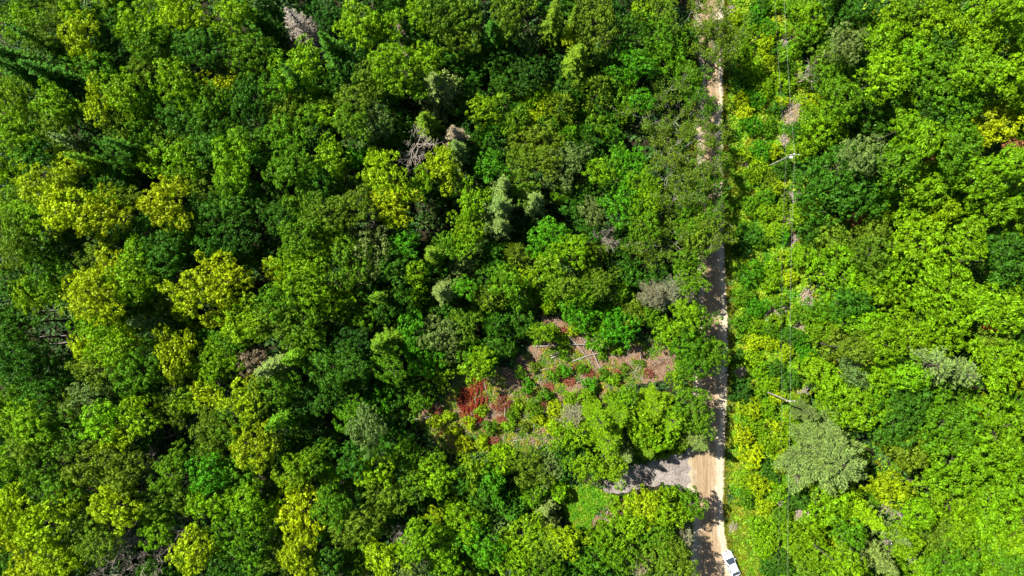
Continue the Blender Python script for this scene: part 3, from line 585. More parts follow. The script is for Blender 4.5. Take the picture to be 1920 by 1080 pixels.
ALL=[]                                                  # everything labelled by the machine below: px, py, r, kind, colour, root
def jit(c,a=0.07):
    f=1+rng.normal()*a; base=COL[c]
    return (base[0]*f*(1+float(np.clip(rng.normal(),-2,2))*0.07),base[1]*f,base[2]*f,1)
def place(x,y,r,k,c,h=None,name=None):
    h=tree_height(x,y,r,k,c) if h is None else h
    hc=h-(0.9*r*S if k in 'MBKH' else 0.45*h)
    if k=='H': hc=h*0.5
    if k=='P': hc=h*0.72
    wx,wy=W(x,y,hc); rm=r*S*(H-hc)/H*(1.06 if k=='K' else 1.12)
    ps=PROTO[k]; order=sorted(ps,key=lambda p:abs(math.log(p['r']/rm)))
    pr=order[0] if len(ps)<3 or rng.random()<0.62 else order[1]
    s=rm/pr['r']; ang=rng.random()*6.283
    root=link(name or NAME[k],None); root.empty_display_size=0.5
    root.location=(wx,wy,0); root.rotation_euler=(0,0,ang)
    parts=[]
    if k in 'MBKH':
        el=float(rng.uniform(0.84,1.19)) if k!='H' else 1.0; hz=h-pr['h']*s
        if k=='H': hz=0
        for nm in ('crown','branches'):
            o=link({'crown':'crown','branches':'branches'}[nm] if k!='H' else {'crown':'foliage','branches':'stems'}[nm],pr[nm],root); o.scale=(s*el,s/el,s); o.location=(0,0,hz); parts.append(o)
        if pr['trunk']:
            t=link('trunk',pr['trunk'],root); z=(h-pr['r']*s*0.9)/max(1,(pr['h']-pr['r']*0.9)); t.scale=(s,s,max(0.2,z))
    else:
        sz=h/pr['h']
        for nm in ('crown','branches','trunk'):
            if pr[nm] is None: continue
            o=link(nm,pr[nm],root); o.scale=(s,s,sz); parts.append(o)
    parts[0].color=jit(c)
    for o in parts:
        if o.name.startswith(('branches','stems')): o['kind']='stuff'
    ALL.append([x,y,r,k,c,root,h]); return root
def parse(txt):
    for tok in txt.replace('\n',';').split(';'):
        if tok.strip(): yield tok.split()
for x,y,r,kc in parse(TREES): place(float(x),float(y),float(r),kc[0],kc[1])
for x,y,r,c in parse(SHRUBS):
    x=float(x);y=float(y);r=float(r); place(x,y,r*0.98,'H',c,h=max(0.6,r*S*rng.uniform(0.75,1.2)))

# fill what the list leaves open: lower trees standing between the big crowns
G=6; gx=np.arange(-6,1930,G); gy=np.arange(-6,1090,G); GX,GY=np.meshgrid(gx,gy)
cov=np.zeros(GX.shape,bool)
for a in ALL: cov|=(GX-a[0])**2+(GY-a[1])**2<(a[2]*1.0)**2
block=inside(GX,GY,CLEAR)|inside(GX,GY,DRIVE)|inside(GX,GY,CORR)|inside(GX,GY,LAWN)|inside(GX,GY,CLEAR2)
rl=np.interp(GY,[t[0] for t in ROAD_L],[t[1] for t in ROAD_L]); rr_=np.interp(GY,[t[0] for t in ROAD_R],[t[1] for t in ROAD_R])
block|=(GX>rl-14)&(GX<rr_+6)
for gxx,gyy,gr in GAPS: block|=(GX-gxx)**2+(GY-gyy)**2<gr**2
for dx,dy in ((18,0),(-18,0),(0,18),(0,-18),(12,12),(-12,12),(12,-12),(-12,-12)):
    X2,Y2=GX+dx,GY+dy
    block|=inside(X2,Y2,CLEAR)|inside(X2,Y2,DRIVE)|inside(X2,Y2,LAWN)
free=~cov&~block
cand=np.argwhere(free); rng.shuffle(cand); nfill=0
for need in (16,):
    for iy,ix in cand:
        sub=free[max(0,iy-2):iy+3,max(0,ix-2):ix+3]
        if not free[iy,ix] or sub.sum()<need: continue
        x=float(gx[ix]); y=float(gy[iy]); r=rng.uniform(21,31)
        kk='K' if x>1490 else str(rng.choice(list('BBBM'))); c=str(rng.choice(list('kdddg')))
        if x>1490: c=str(rng.choice(list('lgl')))
        h=tree_height(x,y,r,kk,c)*(0.62 if x<1400 else 0.74)
        place(x,y,r,kk,c,h=max(h,2*r*S+0.6),name='understory_tree'); free&=((GX-x)**2+(GY-y)**2>(r*0.95)**2); nfill+=1
print('trees',len(ALL),'fill',nfill)

# the wood that goes on around the picture: one mass
def join_copies(name, items, material, color, kind='stuff'):
    V=[];Q=[];T=[];n=0
    for me,M in items:
        nv=len(me.vertices); v=np.empty(nv*3,np.float32); me.vertices.foreach_get('co',v); v=v.reshape(-1,3)
        q=np.empty(len(me.loops),np.int32); me.loops.foreach_get('vertex_index',q); q=q.reshape(-1,4)
        t=np.empty(nv*4,np.float32); me.color_attributes['tint'].data.foreach_get('color',t)
        M=np.array(M); V.append(v@M[:3,:3].T+M[:3,3]); Q.append(q+n); T.append(t.reshape(-1,4)); n+=nv
    o=link(name,mesh_np(name,np.concatenate(V),np.concatenate(Q),material,np.concatenate(T))); o.color=(*color,1); o['kind']=kind; return o
rim=[]
for x in range(-75,2000,72):
    for y in (-62,1142): rim.append((x,y))
for y in range(-10,1110,72): rim+= [(-62,y),(1982,y)]
items=[]
for x,y in rim:
    if 1270<x<1520: continue
    pr=PROTO['B'][rng.integers(2,5)] if x<1500 else PROTO['K'][rng.integers(0,3)]
    h=(17 if x<700 else 12 if x<1290 else 15)*rng.uniform(0.9,1.1); wx,wy=W(x+rng.normal()*12,y+rng.normal()*8,h-3)
    items.append((pr['crown'],Matrix.Translation((wx,wy,h-pr['h']))@Matrix.Rotation(rng.random()*6.28,4,'Z')))
tag(join_copies('surrounding_forest',items,M_leaf,COL['g']),'continuous green forest canopy carrying on around the edges of the photo','forest',kind='stuff')

# ------------------------------------------------------------------ ground cover nobody could count
def scatter(poly, n, ok=None):
    xs=[p[0] for p in poly]; ys=[p[1] for p in poly]
    x=rng.uniform(min(xs),max(xs),n); y=rng.uniform(min(ys),max(ys),n); k=inside(x,y,poly)
    if ok is not None: k&=ok(x,y)
    return x[k],y[k]
def tufts(name, px, py, l, w, material, per=7, upness=0.7, hgt=0.15, label=None, cat='plants'):
    kt=Kites(); P=np.stack([(px-960)*S,(540-py)*S,np.zeros(len(px))],1); sz=rng.uniform(0.55,1.3,len(P))
    ft=rng.random((len(P),2))
    pp=np.repeat(P,per,0); ss=np.repeat(sz,per); tt=np.repeat(ft,per,0); a=rng.random(len(pp))*6.283
    d=np.stack([np.cos(a),np.sin(a),upness*rng.uniform(0.1,1.6,len(pp))],1)
    pp=pp+np.stack([np.cos(a)*0.1,np.sin(a)*0.1,hgt*ss*rng.random(len(pp))],1)*np.array([1,1,1])
    nn=np.array([0,0,1])+rng.normal(size=(len(pp),3))*0.45
    kt.add(pp,d,nn,l*ss*rng.uniform(0.6,1.2,len(pp)),w*ss,np.clip(0.6*tt+0.4*rng.random(tt.shape),0,1))
    o=link(name,kt.mesh(name,material)); tag(o,label,cat,kind='stuff'); return o
def wav(x,y,a=0.021,ph=0.0):
    return (np.sin(x*a*1.3+y*a*0.7+ph)+np.sin(x*a*0.6-y*a*1.7+ph*2.1+1)+np.sin(x*a*2.9+y*a*2.3+ph)*0.7+np.sin(-x*a*3.7+y*a*4.1+2+ph)*0.6)
BRUSH=[(1475,70,11),(1484,214,19),(1468,262,9),(1478,365,8),(1495,373,8),(1477,408,10),(1484,447,11),(1450,588,13),(1463,578,9),(1512,553,13),(1519,570,9),(1497,610,9),(1494,895,9),(1460,940,8),(1504,965,13),(1375,985,7),(1388,697,9),(1370,20,6),(1394,300,8),(1505,735,7),(1530,180,9)]
def nobrush(x,y):
    k=np.ones(len(x),bool)
    for bx,by,br in BRUSH: k&=(x-bx)**2+(y-by)**2>(br*(1.0+0.35*rng.random(len(x))))**2
    return k
x,y=scatter(CORR,26000,nobrush)
tufts('corridor_weeds',x,y,0.42,0.26,M_weed,8,0.6,0.35,'knee high lime and yellow weeds carpeting the strip below the power line','weeds')
vx=[];vy=[]
for q in range(9000):
    yy=rng.uniform(-60,1140); xx=edge(ROAD_R,yy)+abs(rng.normal())*6.5-3.0*rng.random()**2; vx.append(xx); vy.append(yy)
for q in range(9000):
    yy=rng.uniform(930,1140); xx=edge(ROAD_R,yy)+abs(rng.normal())*26; vx.append(xx); vy.append(yy)
for q in range(3000):
    yy=rng.uniform(-60,1140); xx=edge(ROAD_L,yy)-abs(rng.normal())*6+1; 
    if not (845<yy<925): vx.append(xx); vy.append(yy)
tufts('verge_grass',np.array(vx),np.array(vy),0.42,0.09,M_verge,9,1.2,0.1,'olive yellow rough grass fringing both edges of the dirt road','grass')
x,y=scatter(LAWN,2600); tufts('lush_grass',x,y,0.42,0.12,M_grass,8,0.8,0.15,'bright emerald grass patch below the end of the gravel driveway','grass')
x,y=scatter(CLEAR,17000,lambda x,y:(wav(x,y,0.035)+ (y-735)*0.010 - (x-1120)*0.0035*(x>1120)>rng.normal(size=len(x))*0.5-0.45))
tufts('clearing_weeds',x,y,0.32,0.18,M_clrweed,8,0.6,0.2,'patchy yellow green weeds growing over the cut clearing','weeds')
FRAME=[(-60,-60),(1980,-60),(1980,1140),(-60,1140)]
def forest_ok(x,y):
    k=~(inside(x,y,CLEAR)|inside(x,y,DRIVE)|inside(x,y,CORR)|inside(x,y,CLEAR2)|inside(x,y,LAWN))
    l=np.interp(y,[t[0] for t in ROAD_L],[t[1] for t in ROAD_L]); r_=np.interp(y,[t[0] for t in ROAD_R],[t[1] for t in ROAD_R])
    return k&~((x>l-4)&(x<r_))
x,y=scatter(FRAME,38000,forest_ok)
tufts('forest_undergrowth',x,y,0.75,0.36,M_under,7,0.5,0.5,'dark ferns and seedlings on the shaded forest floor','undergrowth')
x,y=scatter([(1495,-40),(1960,-40),(1960,1120),(1545,1120),(1500,880),(1530,640),(1495,420)],9000,forest_ok)
tufts('bright_undergrowth',x,y,0.6,0.36,M_weed,7,0.5,0.9,'bright low leafy plants between the trees right of the power line','undergrowth')
x,y=scatter([(955,150),(1100,150),(1110,235),(960,235)],1100); tufts('glade_weeds',x,y,0.5,0.32,M_weed,8,0.5,0.6,'bright lime weeds filling the small glade between small conifers','weeds')

def twigs(name, pts, l, rad, material, label, cat, flat=0.12):
    tb=Tubes()
    for (x,y) in pts:
        a=rng.random()*6.283; L=l*rng.uniform(0.4,1.3); wx,wy=W(x,y); z=0.03+abs(rng.normal())*0.12
        d=np.array([math.cos(a),math.sin(a),rng.normal()*flat])*L/2; c=np.array([wx,wy,z+abs(d[2])])
        tb.add(bent(c-d,c+d,3,0.04),[rad,rad*0.8,rad*0.45],4,cap=False)
    o=link(name,tb.mesh(name,material)); tag(o,label,cat,kind='stuff'); return o
x,y=scatter(CLEAR,1700); twigs('clearing_debris',list(zip(x,y)),1.6,0.032,M_dead,'small pale sticks and slash strewn over the clearing','debris')
x,y=scatter(CLEAR2,160); twigs('bare_soil_debris',list(zip(x,y)),1.2,0.03,M_dead,'pale sticks on the bare patch below the driveway','debris')

# ------------------------------------------------------------------ special things
HAND=[]                                                  # (root, px, py, base label, category)
def handle(o,x,y,label,cat,group=None):
    tag(o,label,cat,group); HAND.append((o,x,y)); return o

# brush piles of cut dry branches below the wires
for i,(bx,by,br) in enumerate(BRUSH):
    tb=Tubes(); rm=br*S
    for q in range(int(26+br*3)):
        a=rng.random()*6.283; f=math.sqrt(rng.random())*rm; c=np.array([math.cos(a)*f,math.sin(a)*f,0.08+0.35*rng.random()])
        b=rng.normal()*0.6+0.9; L=rng.uniform(0.5,1.4); d=np.array([math.cos(b),math.sin(b),rng.normal()*0.15])*L/2
        tb.add(bent(c-d,c+d,3,0.05),[0.035,0.028,0.015],4,cap=False)
    t=link('brush_pile',None); t.scale=(1.25,1.25,1.1); wx,wy=W(bx,by); t.location=(wx,wy,0)
    o=link('sticks',tb.mesh('sticks',M_dead),t); o['kind']='stuff'
    ALL.append([bx,by,br,'brush','t',t,0.5])

LOGS=[(1001,649,1113,646,.17),(1072,678,1154,648,.14),(1106,650,1148,732,.14),(1064,628,1116,688,.13),(772,787,825,778,.17),(1033,671,1052,663,.16),(1031,667,1049,660,.12),(1202,648,1199,697,.11),(1199,680,1186,702,.09),(1240,650,1279,660,.17),(945,807,966,795,.12),(967,806,986,797,.11),(983,799,991,822,.10),(963,826,985,822,.10),(954,736,970,718,.09),(908,716,915,743,.09),(947,764,946,781,.14),(886,781,903,799,.10),(852,778,868,766,.08),(1002,727,1014,709,.09),(1081,717,1104,707,.09),(1012,694,1046,688,.08),(1084,621,1112,632,.10),(1086,634,1113,641,.09),(1090,646,1112,632,.08),(1094,640,1118,648,.08),(1142,948,1132,979,.11),(1150,945,1166,941,.08),(1737,960,1772,977,.12),(75,583,120,581,.10),(75,632,150,627,.11),(72,645,165,640,.12),(110,710,142,706,.09),(1690,1040,1722,1062,.11),(1700,1030,1730,1050,.10),(1450,740,1458,744,.05),(905,700,925,688,.08),(1160,880,1168,861,.10),(300,822,330,816,.10),(1800,520,1818,522,.15)]
for x0,y0,x1,y1,rad in LOGS:
    rad*=0.66
    a=W(x0,y0); b=W(x1,y1); L=math.dist(a,b); c=((a[0]+b[0])/2,(a[1]+b[1])/2)
    t=link('fallen_log',None); t.location=(c[0],c[1],0); t.rotation_euler=(0,0,math.atan2(b[1]-a[1],b[0]-a[0]))
    z0=rad+0.15+0.35*rng.random(); z1=rad+0.05+0.25*rng.random()
    tb=Tubes(); tb.add(bent((-L/2,0,z0),(L/2,0,z1),6,0.012),np.linspace(rad*1.15,rad*0.7,6),6)
    link('trunk',tb.mesh('trunk',M_log),t)
    for q in range(int(min(5,1+L/2))):
        u=rng.uniform(-0.35,0.5); tb=Tubes(); sgn=rng.choice([-1,1]); l2=rng.uniform(0.3,1.0)*min(1.3,L*0.35)
        tb.add(bent((u*L,0,z0),(u*L+l2*0.6,sgn*l2*0.8,z0+0.15),3,0.05),[rad*0.35,rad*0.28,rad*0.12],4); link('branch',tb.mesh('branch',M_log),t)
    ALL.append([(x0+x1)/2,(y0+y1)/2,abs(x1-x0)/2+abs(y1-y0)/2,'log','t',t,0.4])

# rust red fallen conifer boughs
RUST=[(880,798,872,728,19),(897,792,893,708,23),(868,770,866,738,10),(957,778,936,742,13),(968,768,950,755,9),(1003,770,1032,742,9),(1056,716,1076,712,10),(1028,700,1048,692,8),(1036,622,1062,620,7),(915,830,935,822,10),(768,772,782,764,9),(815,775,828,768,7),(920,760,945,765,8),(985,768,1000,760,8),(1095,702,1112,698,7),(800,768,812,762,6),(1208,690,1222,705,8),(1018,730,1036,722,8),(1072,690,1090,684,7),(1118,708,1134,700,7),(1046,715,1058,706,7),(985,742,1000,734,7),(930,785,948,788,7),(1150,700,1164,694,6)]
for x0,y0,x1,y1,wd in RUST:
    a=np.array(W(x0,y0)); b=np.array(W(x1,y1)); L=float(np.linalg.norm(b-a)); rm=wd*S
    t=link('fallen_bough',None); t.location=(a[0],a[1],0); t.rotation_euler=(0,0,math.atan2(b[1]-a[1],b[0]-a[0]))
    tb=Tubes(); tb.add(bent((0,0,0.3),(L,0,0.5),5,0.03),np.linspace(0.06,0.02,5),4); link('stem',tb.mesh('stem',M_dead),t)
    kt=Kites(); m=int(260+L*rm*420); u=rng.random(m); v=rng.normal(size=m)*0.45
    w=rm*np.sin(np.clip(u*0.85+0.15,0,1)*math.pi)**0.6; clump=np.sin(u*19+v*3)*0.15
    v=np.round(v*2.6)/2.6+rng.normal(size=m)*0.07; P=np.stack([u*L,v*w*(0.5+u),0.1+0.55*rng.random(m)*np.exp(-v*v)+clump-0.25*(np.abs(np.sin(u*14+v*9))>0.8)],1)
    D=np.stack([0.8+0*u,v*1.1,0.25*rng.normal(size=m)],1)+rng.normal(size=(m,3))*0.25
    kt.add(P,D,np.array([0,0,1])+rng.normal(size=(m,3))*0.5,rng.uniform(0.2,0.42,m),rng.uniform(0.06,0.11,m))
    o=link('needles',kt.mesh('needles',M_rust),t); f=rng.uniform(0.75,1.1); o.color=(0.185*f,0.031*f,0.018*f,1) if x0<900 and y1<740 else (0.15*f,0.052*f,0.030*f,1)
    ALL.append([(x0+x1)/2,(y0+y1)/2,max(wd,L/S/2),'rust','r',t,0.6])
# small red or orange leaved trees in the canopy
COL['r']=(0.36,0.07,0.02); CNAME['r']='rust red'; COL['n']=(0.24,0.11,0.05); CNAME['n']='copper brown'
for x,y,r,c,h in ((1857,611,11,'r',13.5),(1607,412,13,'n',7),(1745,295,9,'n',15),(1898,275,14,'n',12)): place(x,y,r,'B',c,h=h,name='sapling')

# utility poles and wires
POLES=[(1416,-109),(1440,312),(1433,733),(1430,1154)]
M_polewood=bark_material('pole_wood',(0.14,0.125,0.10),(0.27,0.245,0.20),3)
M_porc=plain('porcelain',(0.72,0.72,0.70),0.25); M_steel=plain('galvanised_steel',(0.45,0.46,0.47),0.45,0.7)
M_wire=plain('aluminium_wire',(0.24,0.24,0.24),0.6,0.0); M_cable=plain('black_cable',(0.05,0.05,0.055),0.5)
for i,(px,py) in enumerate(POLES):
    t=link('utility_pole',None); wx,wy=W(px,py); t.location=(wx,wy,0)
    tb=Tubes(); tb.add(np.array([[0,0,-0.3],[0,0,5],[0,0,11.0]]),[0.14,0.12,0.095],12,cap=False); link('pole',tb.mesh('pole',M_polewood),t)
    tb=Tubes(); tb.add(np.array([[0,0,10.98],[0,0,11.03]]),[0.115,0.05],12,cap=False); link('pole_cap',tb.mesh('pole_cap',M_steel),t)
    bm=bmesh.new(); bmesh.ops.create_cube(bm,size=1,matrix=Matrix.Translation((0.28,0.0,10.45))@Matrix.Diagonal((1.5,0.10,0.12,1))); bmesh.ops.bevel(bm,geom=bm.edges[:],offset=0.015,segments=1,affect='EDGES')
    me=bpy.data.meshes.new('crossarm'); bm.to_mesh(me); bm.free(); me.materials.append(M_polewood); link('crossarm',me,t)
    for ix,zz in ((0.0,11.03),(0.92,10.52),(-0.36,10.52)):
        tb=Tubes(); tb.add(np.array([[ix,0,zz-0.02],[ix,0,zz+0.06],[ix,0,zz+0.10],[ix,0,zz+0.16],[ix,0,zz+0.20]]),[0.03,0.075,0.05,0.07,0.03],8,cap=False); link('insulator',tb.mesh('insulator',M_porc),t)
    if i==1:
        tb=Tubes(); tb.add(np.array([[-0.05,-0.33,9.5],[-0.05,-0.33,9.55],[-0.05,-0.33,10.25],[-0.05,-0.33,10.33],[-0.05,-0.33,10.36]]),[0.12,0.21,0.21,0.15,0.01],10,cap=False); link('transformer',tb.mesh('transformer',M_porc),t)
    lab=['wooden utility pole beyond the top edge of the photo','pale utility pole with white transformer beside the round deep green tree','slim pale utility pole among shrubs above the huge pale pine','wooden utility pole beyond the bottom edge of the photo'][i]
    handle(t,px,py,lab,'utility pole','utility poles along the power line')
spans=['top','middle','bottom']
for i in range(3):
    a=np.array([*W(*POLES[i]),0]); b=np.array([*W(*POLES[i+1]),0])
    for dx,z,rad,m,nm,desc,sag in ((0.0,11.2,0.02,M_wire,'power_wire','thin silvery power wire',0.7),(-0.15,8.2,0.022,M_cable,'cable','dark lower cable',0.9),(0.12,7.6,0.028,M_cable,'cable','thick dark lowest cable',1.0)):
        u=np.linspace(0,1,25)[:,None]; p=a+(b-a)*u+np.array([dx,0,z]); p[:,2]-=4*sag*(u*(1-u))[:,0]
        tb=Tubes(); tb.add(p,np.full(25,rad*0.5),6,cap=False); o=link(nm,tb.mesh(nm,m))
        handle(o,1480,[100,520,950][i],desc+' over the '+['top stretch of shrubs, above the upper pole','middle stretch of shrubs, between the two poles','bottom stretch of shrubs, below the lower pole'][i],'wire','wires strung along the power line')

# ------------------------------------------------------------------ the parked car
M_paint=plain('white_paint',(0.62,0.62,0.63),0.3,0.0,0.5,1.0); M_trim=plain('black_trim',(0.03,0.03,0.032),0.5); M_tyre=plain('tyre_rubber',(0.025,0.025,0.025),0.85)
M_glass=plain('tinted_glass',(0.02,0.03,0.04),0.05,0.0,1.0); M_rim=plain('alloy_rim',(0.55,0.55,0.56),0.35,0.8); M_lamp=plain('headlamp_lens',(0.65,0.67,0.70),0.1); M_tail=plain('tail_lamp_lens',(0.35,0.02,0.02),0.2)
def grid_mesh(name,rows,material,smooth=True,close=False):
    V=np.array([p for r_ in rows for p in r_],float); n=len(rows[0]); m=len(rows)
    i=np.arange(m-1)[:,None]*n; j=np.arange(n-1)[None,:]
    Q=np.stack([i+j,i+j+1,i+n+j+1,i+n+j],-1).reshape(-1,4)
    if close: Q=np.concatenate([Q]+[np.array([[a*n+0 if 0 else a*n+k, a*n+k+1, a*n+n-2-k, a*n+n-1-k] for k in range((n-1)//2)]) for a in (0,m-1)])
    me=mesh_np(name,V,Q,material)
    if smooth: me.polygons.foreach_set('use_smooth',np.ones(len(me.polygons),bool))
    return me
car=link('parked_car',None); cx,cy=W(1372,1058,0.9); car.location=(cx,cy,0.012)
hd=math.atan2(48,-21)-math.pi/2; car.rotation_euler=(0,0,hd)
st=[(-2.30,0.70,0.42,0.74),(-2.24,0.80,0.34,0.88),(-2.05,0.87,0.26,0.98),(-1.6,0.905,0.22,1.00),(-0.8,0.915,0.20,0.98),(0.0,0.915,0.20,0.97),(0.8,0.91,0.20,0.96),(1.2,0.90,0.22,0.93),(1.7,0.87,0.24,0.86),(2.05,0.80,0.28,0.78),(2.22,0.70,0.34,0.70),(2.30,0.55,0.42,0.60)]
rows=[]
for y,w,zb,zt in st:
    sh=zb+(zt-zb)*0.70
    rows.append([(-w*0.93,y,zb),(-w,y,zb+(zt-zb)*0.35),(-w*0.985,y,sh),(-w*0.90,y,zt-0.03),(-w*0.6,y,zt+0.015),(-w*0.2,y,zt+0.03),(w*0.2,y,zt+0.03),(w*0.6,y,zt+0.015),(w*0.90,y,zt-0.03),(w*0.985,y,sh),(w,y,zb+(zt-zb)*0.35),(w*0.93,y,zb)])
link('body',grid_mesh('body',rows,M_paint,True,True),car)
def lerp3(a,b,t): return tuple(a[k]+(b[k]-a[k])*t for k in range(3))
def bulge(c00,c10,c11,c01,n=6,amp=(0,0,0.05),off=(0,0,0),inset=0.0):
    rows=[]
    for i in range(n):
        v=inset+(1-2*inset)*i/(n-1); r_=[]
        for j in range(n):
            u=inset+(1-2*inset)*j/(n-1); p=lerp3(lerp3(c00,c10,u),lerp3(c01,c11,u),v); f=4*u*(1-u)*(0.4+0.6*4*v*(1-v))
            r_.append(tuple(p[k]+amp[k]*f+off[k] for k in range(3)))
        rows.append(r_)
    return rows
# greenhouse corners: base and roof
bl,br_,fl_,fr=(-0.82,-2.0,0.99),(0.82,-2.0,0.99),(-0.84,1.12,0.95),(0.84,1.12,0.95)
tbl,tbr,tfl,tfr=(-0.60,-1.25,1.42),(0.60,-1.25,1.42),(-0.60,0.22,1.44),(0.60,0.22,1.44)
link('roof',grid_mesh('roof',bulge(tbl,tbr,tfr,tfl,8,(0,0,0.05)),M_paint),car)
def shell(name,a,b,c,d,amp): 
    link(name,grid_mesh(name,bulge(a,b,c,d,8,amp),M_paint),car)
shell('windshield_surround',fl_,fr,tfr,tfl,(0,0.05,0.03)); shell('rear_surround',br_,bl,tbl,tbr,(0,-0.05,0.03))
shell('side_panel',bl,fl_,tfl,tbl,(-0.02,0,0)); shell('side_panel',fr,br_,tbr,tfr,(0.02,0,0))
link('windshield',grid_mesh('windshield',bulge(fl_,fr,tfr,tfl,8,(0,0.05,0.03),(0,0.006,0.010),0.03),M_glass),car)
link('rear_window',grid_mesh('rear_window',bulge(br_,bl,tbl,tbr,8,(0,-0.05,0.03),(0,-0.006,0.010),0.03),M_glass),car)
for sx in (-1,1):
    for y0,y1,t0,t1 in ((-1.35,-0.32,-1.1,-0.32),(-0.26,0.86,-0.26,0.14)):
        xb=sx*0.815; xt=sx*0.615
        link('side_window',grid_mesh('side_window',bulge((xb,y0,1.01),(xb,y1,1.01),(xt,t1,1.37),(xt,t0,1.37),5,(sx*0.02,0,0),(sx*0.012,0,0.004)),M_glass),car)
    bm=bmesh.new(); bmesh.ops.create_icosphere(bm,subdivisions=2,radius=1,matrix=Matrix.Translation((sx*1.0,0.66,1.02))@Matrix.Diagonal((0.12,0.07,0.08,1)))
    me=bpy.data.meshes.new('side_mirror'); bm.to_mesh(me); bm.free(); me.materials.append(M_paint); link('side_mirror',me,car)
    link('headlight',grid_mesh('headlight',bulge((sx*0.50,2.19,0.715),(sx*0.80,1.98,0.765),(sx*0.79,1.84,0.84),(sx*0.55,2.04,0.815),5,(0,0.03,0.03),(0,0.02,0.012)),M_lamp),car)
    link('tail_light',grid_mesh('tail_light',bulge((sx*0.50,-2.26,0.62),(sx*0.80,-2.2,0.62),(sx*0.80,-2.2,0.82),(sx*0.50,-2.26,0.84),4,(0,-0.03,0),(sx*0.01,-0.03,0)),M_tail),car)
    for yw in (-1.38,1.40):
        tb=Tubes(); w0=sx*0.70; tb.add(np.array([[w0,yw,0.32],[w0+sx*0.02,yw,0.32],[w0+sx*0.20,yw,0.32],[w0+sx*0.225,yw,0.32]]),[0.24,0.32,0.32,0.24],20,cap=False)
        wh=link('wheel',tb.mesh('wheel',M_tyre),car)
        tb=Tubes(); tb.add(np.array([[w0+sx*0.19,yw,0.32],[w0+sx*0.20,yw,0.32],[w0+sx*0.205,yw,0.32]]),[0.225,0.2,0.01],20,cap=False); link('rim',tb.mesh('rim',M_rim),wh)
link('grille',grid_mesh('grille',[[(x_,2.235-0.12*(x_/0.6)**2+dy,z_) for x_ in np.linspace(-0.6,0.6,9)] for dy,z_ in ((0.075,0.56),(0.07,0.66),(-0.02,0.745))],M_trim),car)
link('hood_seam',grid_mesh('hood_seam',[[(x_,1.98-0.16*(x_/0.7)**2+dy,0.842+zz-0.05*(x_/0.7)**2) for x_ in np.linspace(-0.68,0.68,11)] for dy,zz in ((0.10,0.0),(0.0,0.018),(-0.06,0.03))],M_trim),car)
handle(car,1374,1062,'white car parked on the right edge of the dirt road at the bottom','car')

# ------------------------------------------------------------------ labels that single each thing out
LAND=[('the bleached dead conifer near the top',563,50),('the bare dead tree left of the leaning grey spires',787,280),('the rust red boughs',888,750),('the gravel driveway',1205,890),('the white car',1374,1062),('the utility pole with transformer',1487,292),('the lower utility pole',1480,752),('the huge pale pine',1567,865),('the big round deep green tree',1570,345),('the lichen grey tree',1262,550),('the long dark hole with fallen trunks at far left',110,628),('the pale leaning spire at lower right',1640,1045),('the emerald grass patch',1095,940)]
def size_word(k,r):
    if k=='H': return 'tiny' if r<12 else 'small' if r<16 else 'broad'
    return 'tiny' if r<17 else 'small' if r<26 else 'mid sized' if r<37 else 'broad' if r<50 else 'huge'
def direction(dx,dy):
    h='left of' if dx<0 else 'right of'; v='above' if dy<0 else 'below'
    if abs(dx)>2.2*abs(dy): return h
    if abs(dy)>2.2*abs(dx): return v
    return v+' and '+h
COLW=['far left','left','left of centre','centre','right of centre','right','far right']; ROWW=['top edge','upper part','upper middle','lower middle','lower part','bottom edge']
def region(x,y): return COLW[min(6,max(0,int(x/1920*7)))]+', '+ROWW[min(5,max(0,int(y/1080*6)))]
NW={'y':'yellow','l':'lime','g':'green','d':'deep green','k':'dark green','o':'olive','s':'grey green','p':'pale','w':'pale grey','t':'grey','b':'emerald','r':'rust red','n':'copper'}
PX=np.array([(a[0],a[1]) for a in ALL])
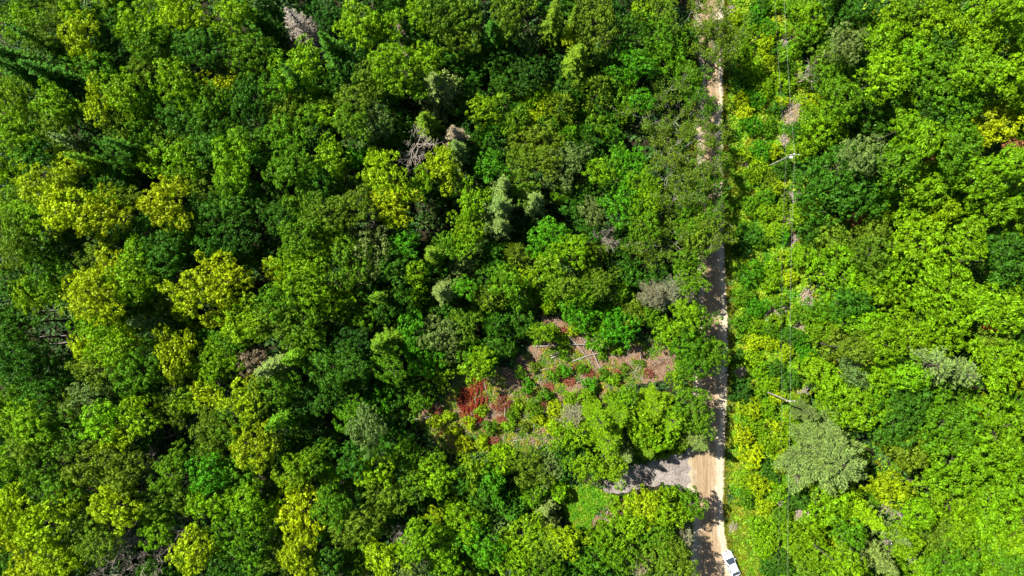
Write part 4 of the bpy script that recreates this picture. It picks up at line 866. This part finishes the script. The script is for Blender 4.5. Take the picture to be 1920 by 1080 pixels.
for i,it in enumerate(ALL):
    x,y,r,k,c,root,h=it[:7]
    if k in NOUN: what=size_word(k,r)+' '+CNAME[c]+' '+NOUN[k]
    elif k=='log': what=('long ' if r>35 else 'short ' if r<16 else '')+'pale fallen trunk'
    elif k=='rust': what=('large ' if r>30 else 'small ' if r<13 else '')+'rust red fallen bough'
    else: what='heap of dry cut branches'
    if k in 'TLD': what=size_word(k,r)+' '+NOUN[k]
    if root.name.startswith('understory'): what='low '+CNAME[c]+' tree under taller crowns'
    if root.name.startswith('sapling'): what='tiny '+CNAME[c]+' tree among green crowns'
    d=PX-PX[i]; dist=np.hypot(d[:,0],d[:,1]); dist[i]=1e9; nb={}
    for nm,q in (('above',(d[:,1]<0)&(abs(d[:,0])<-d[:,1])),('to its right',(d[:,0]>0)&(abs(d[:,1])<d[:,0])),('below',(d[:,1]>0)&(abs(d[:,0])<d[:,1])),('to its left',(d[:,0]<0)&(abs(d[:,1])<-d[:,0]))):
        w=np.where(q,dist,1e9); j=int(np.argmin(w))
        if w[j]<120:
            a=ALL[j]; nb[nm]={'log':'fallen trunk','rust':'rust red bough','brush':'brush heap','H':NW[a[4]]+' shrub','D':'dead tree','T':'dead conifer','L':'lichen grey tree','S':NW[a[4]]+' spire'}.get(a[3],NW[a[4]]+' crown')+' '+nm
    cands=[]
    for dd,n,lx,ly in sorted((math.hypot(x-lx,y-ly),n,lx,ly) for n,lx,ly in LAND)[:2]:
        if 22<dd<150: cands.append(what+' '+direction(x-lx,y-ly)+' '+n)
    reg=region(x,y); ks=list(nb.values())
    short=what if k in 'HC' or k not in NOUN else what.replace('billowy broadleaf tree','tree').replace('broadleaf tree','tree').replace('leafy tree','tree').replace('thin roadside tree with bare limbs','thin roadside tree')
    short=short.replace(' under taller crowns','').replace('mid sized','medium')
    cands.append(what+', '+reg)
    cands+=[what+', '+v+', '+reg for v in ks]+[what+', '+ks[p]+' and '+ks[q] for p in range(len(ks)) for q in range(p)]
    cands+=[short+', '+v+', '+reg for v in ks]
    cands+=[short+', '+ks[p]+' and '+ks[q]+', '+reg.split(', ')[e] for p in range(len(ks)) for q in range(p) for e in (0,1)]
    cands+=[short+', '+ks[p]+' and '+ks[q]+', '+reg for p in range(len(ks)) for q in range(p)]
    cands+=[short+', '+', '.join(ks[z] for z in range(len(ks)) if z!=p)+', '+reg.split(', ')[e] for p in range(len(ks)) for e in (0,1)]
    cands.append(short+', '+', '.join(ks))
    it.append(what); it.append([cc for cc in cands if 4<=len(cc.replace(',','').split())<=16])
cnt={}
for it in ALL:
    for cc in set(it[8]): cnt[cc]=cnt.get(cc,0)+1
taken=set(); bad=0
for it in ALL:
    x,y,r,k,c,root,h,what,cands=it
    lab=next((cc for cc in cands if cnt[cc]==1 and cc not in taken),None)
    if lab is None:
        bad+=1; lab=next((cc for cc in cands[::-1] if cc not in taken),cands[-1])
    taken.add(lab)
    cat='shrub' if k=='H' else 'log' if k=='log' else 'branch' if k=='rust' else 'brush pile' if k=='brush' else 'tree'
    grp=GROUP.get(k) or {'log':'fallen trunks','rust':'rust red fallen boughs','brush':'dry brush heaps under the wires'}.get(k)
    if root.name.startswith('understory'): grp='low trees between the taller crowns'
    if root.name.startswith('sapling'): grp='small reddish trees in the canopy'
    tag(root,lab,cat,grp)
print('labels not unique',bad)
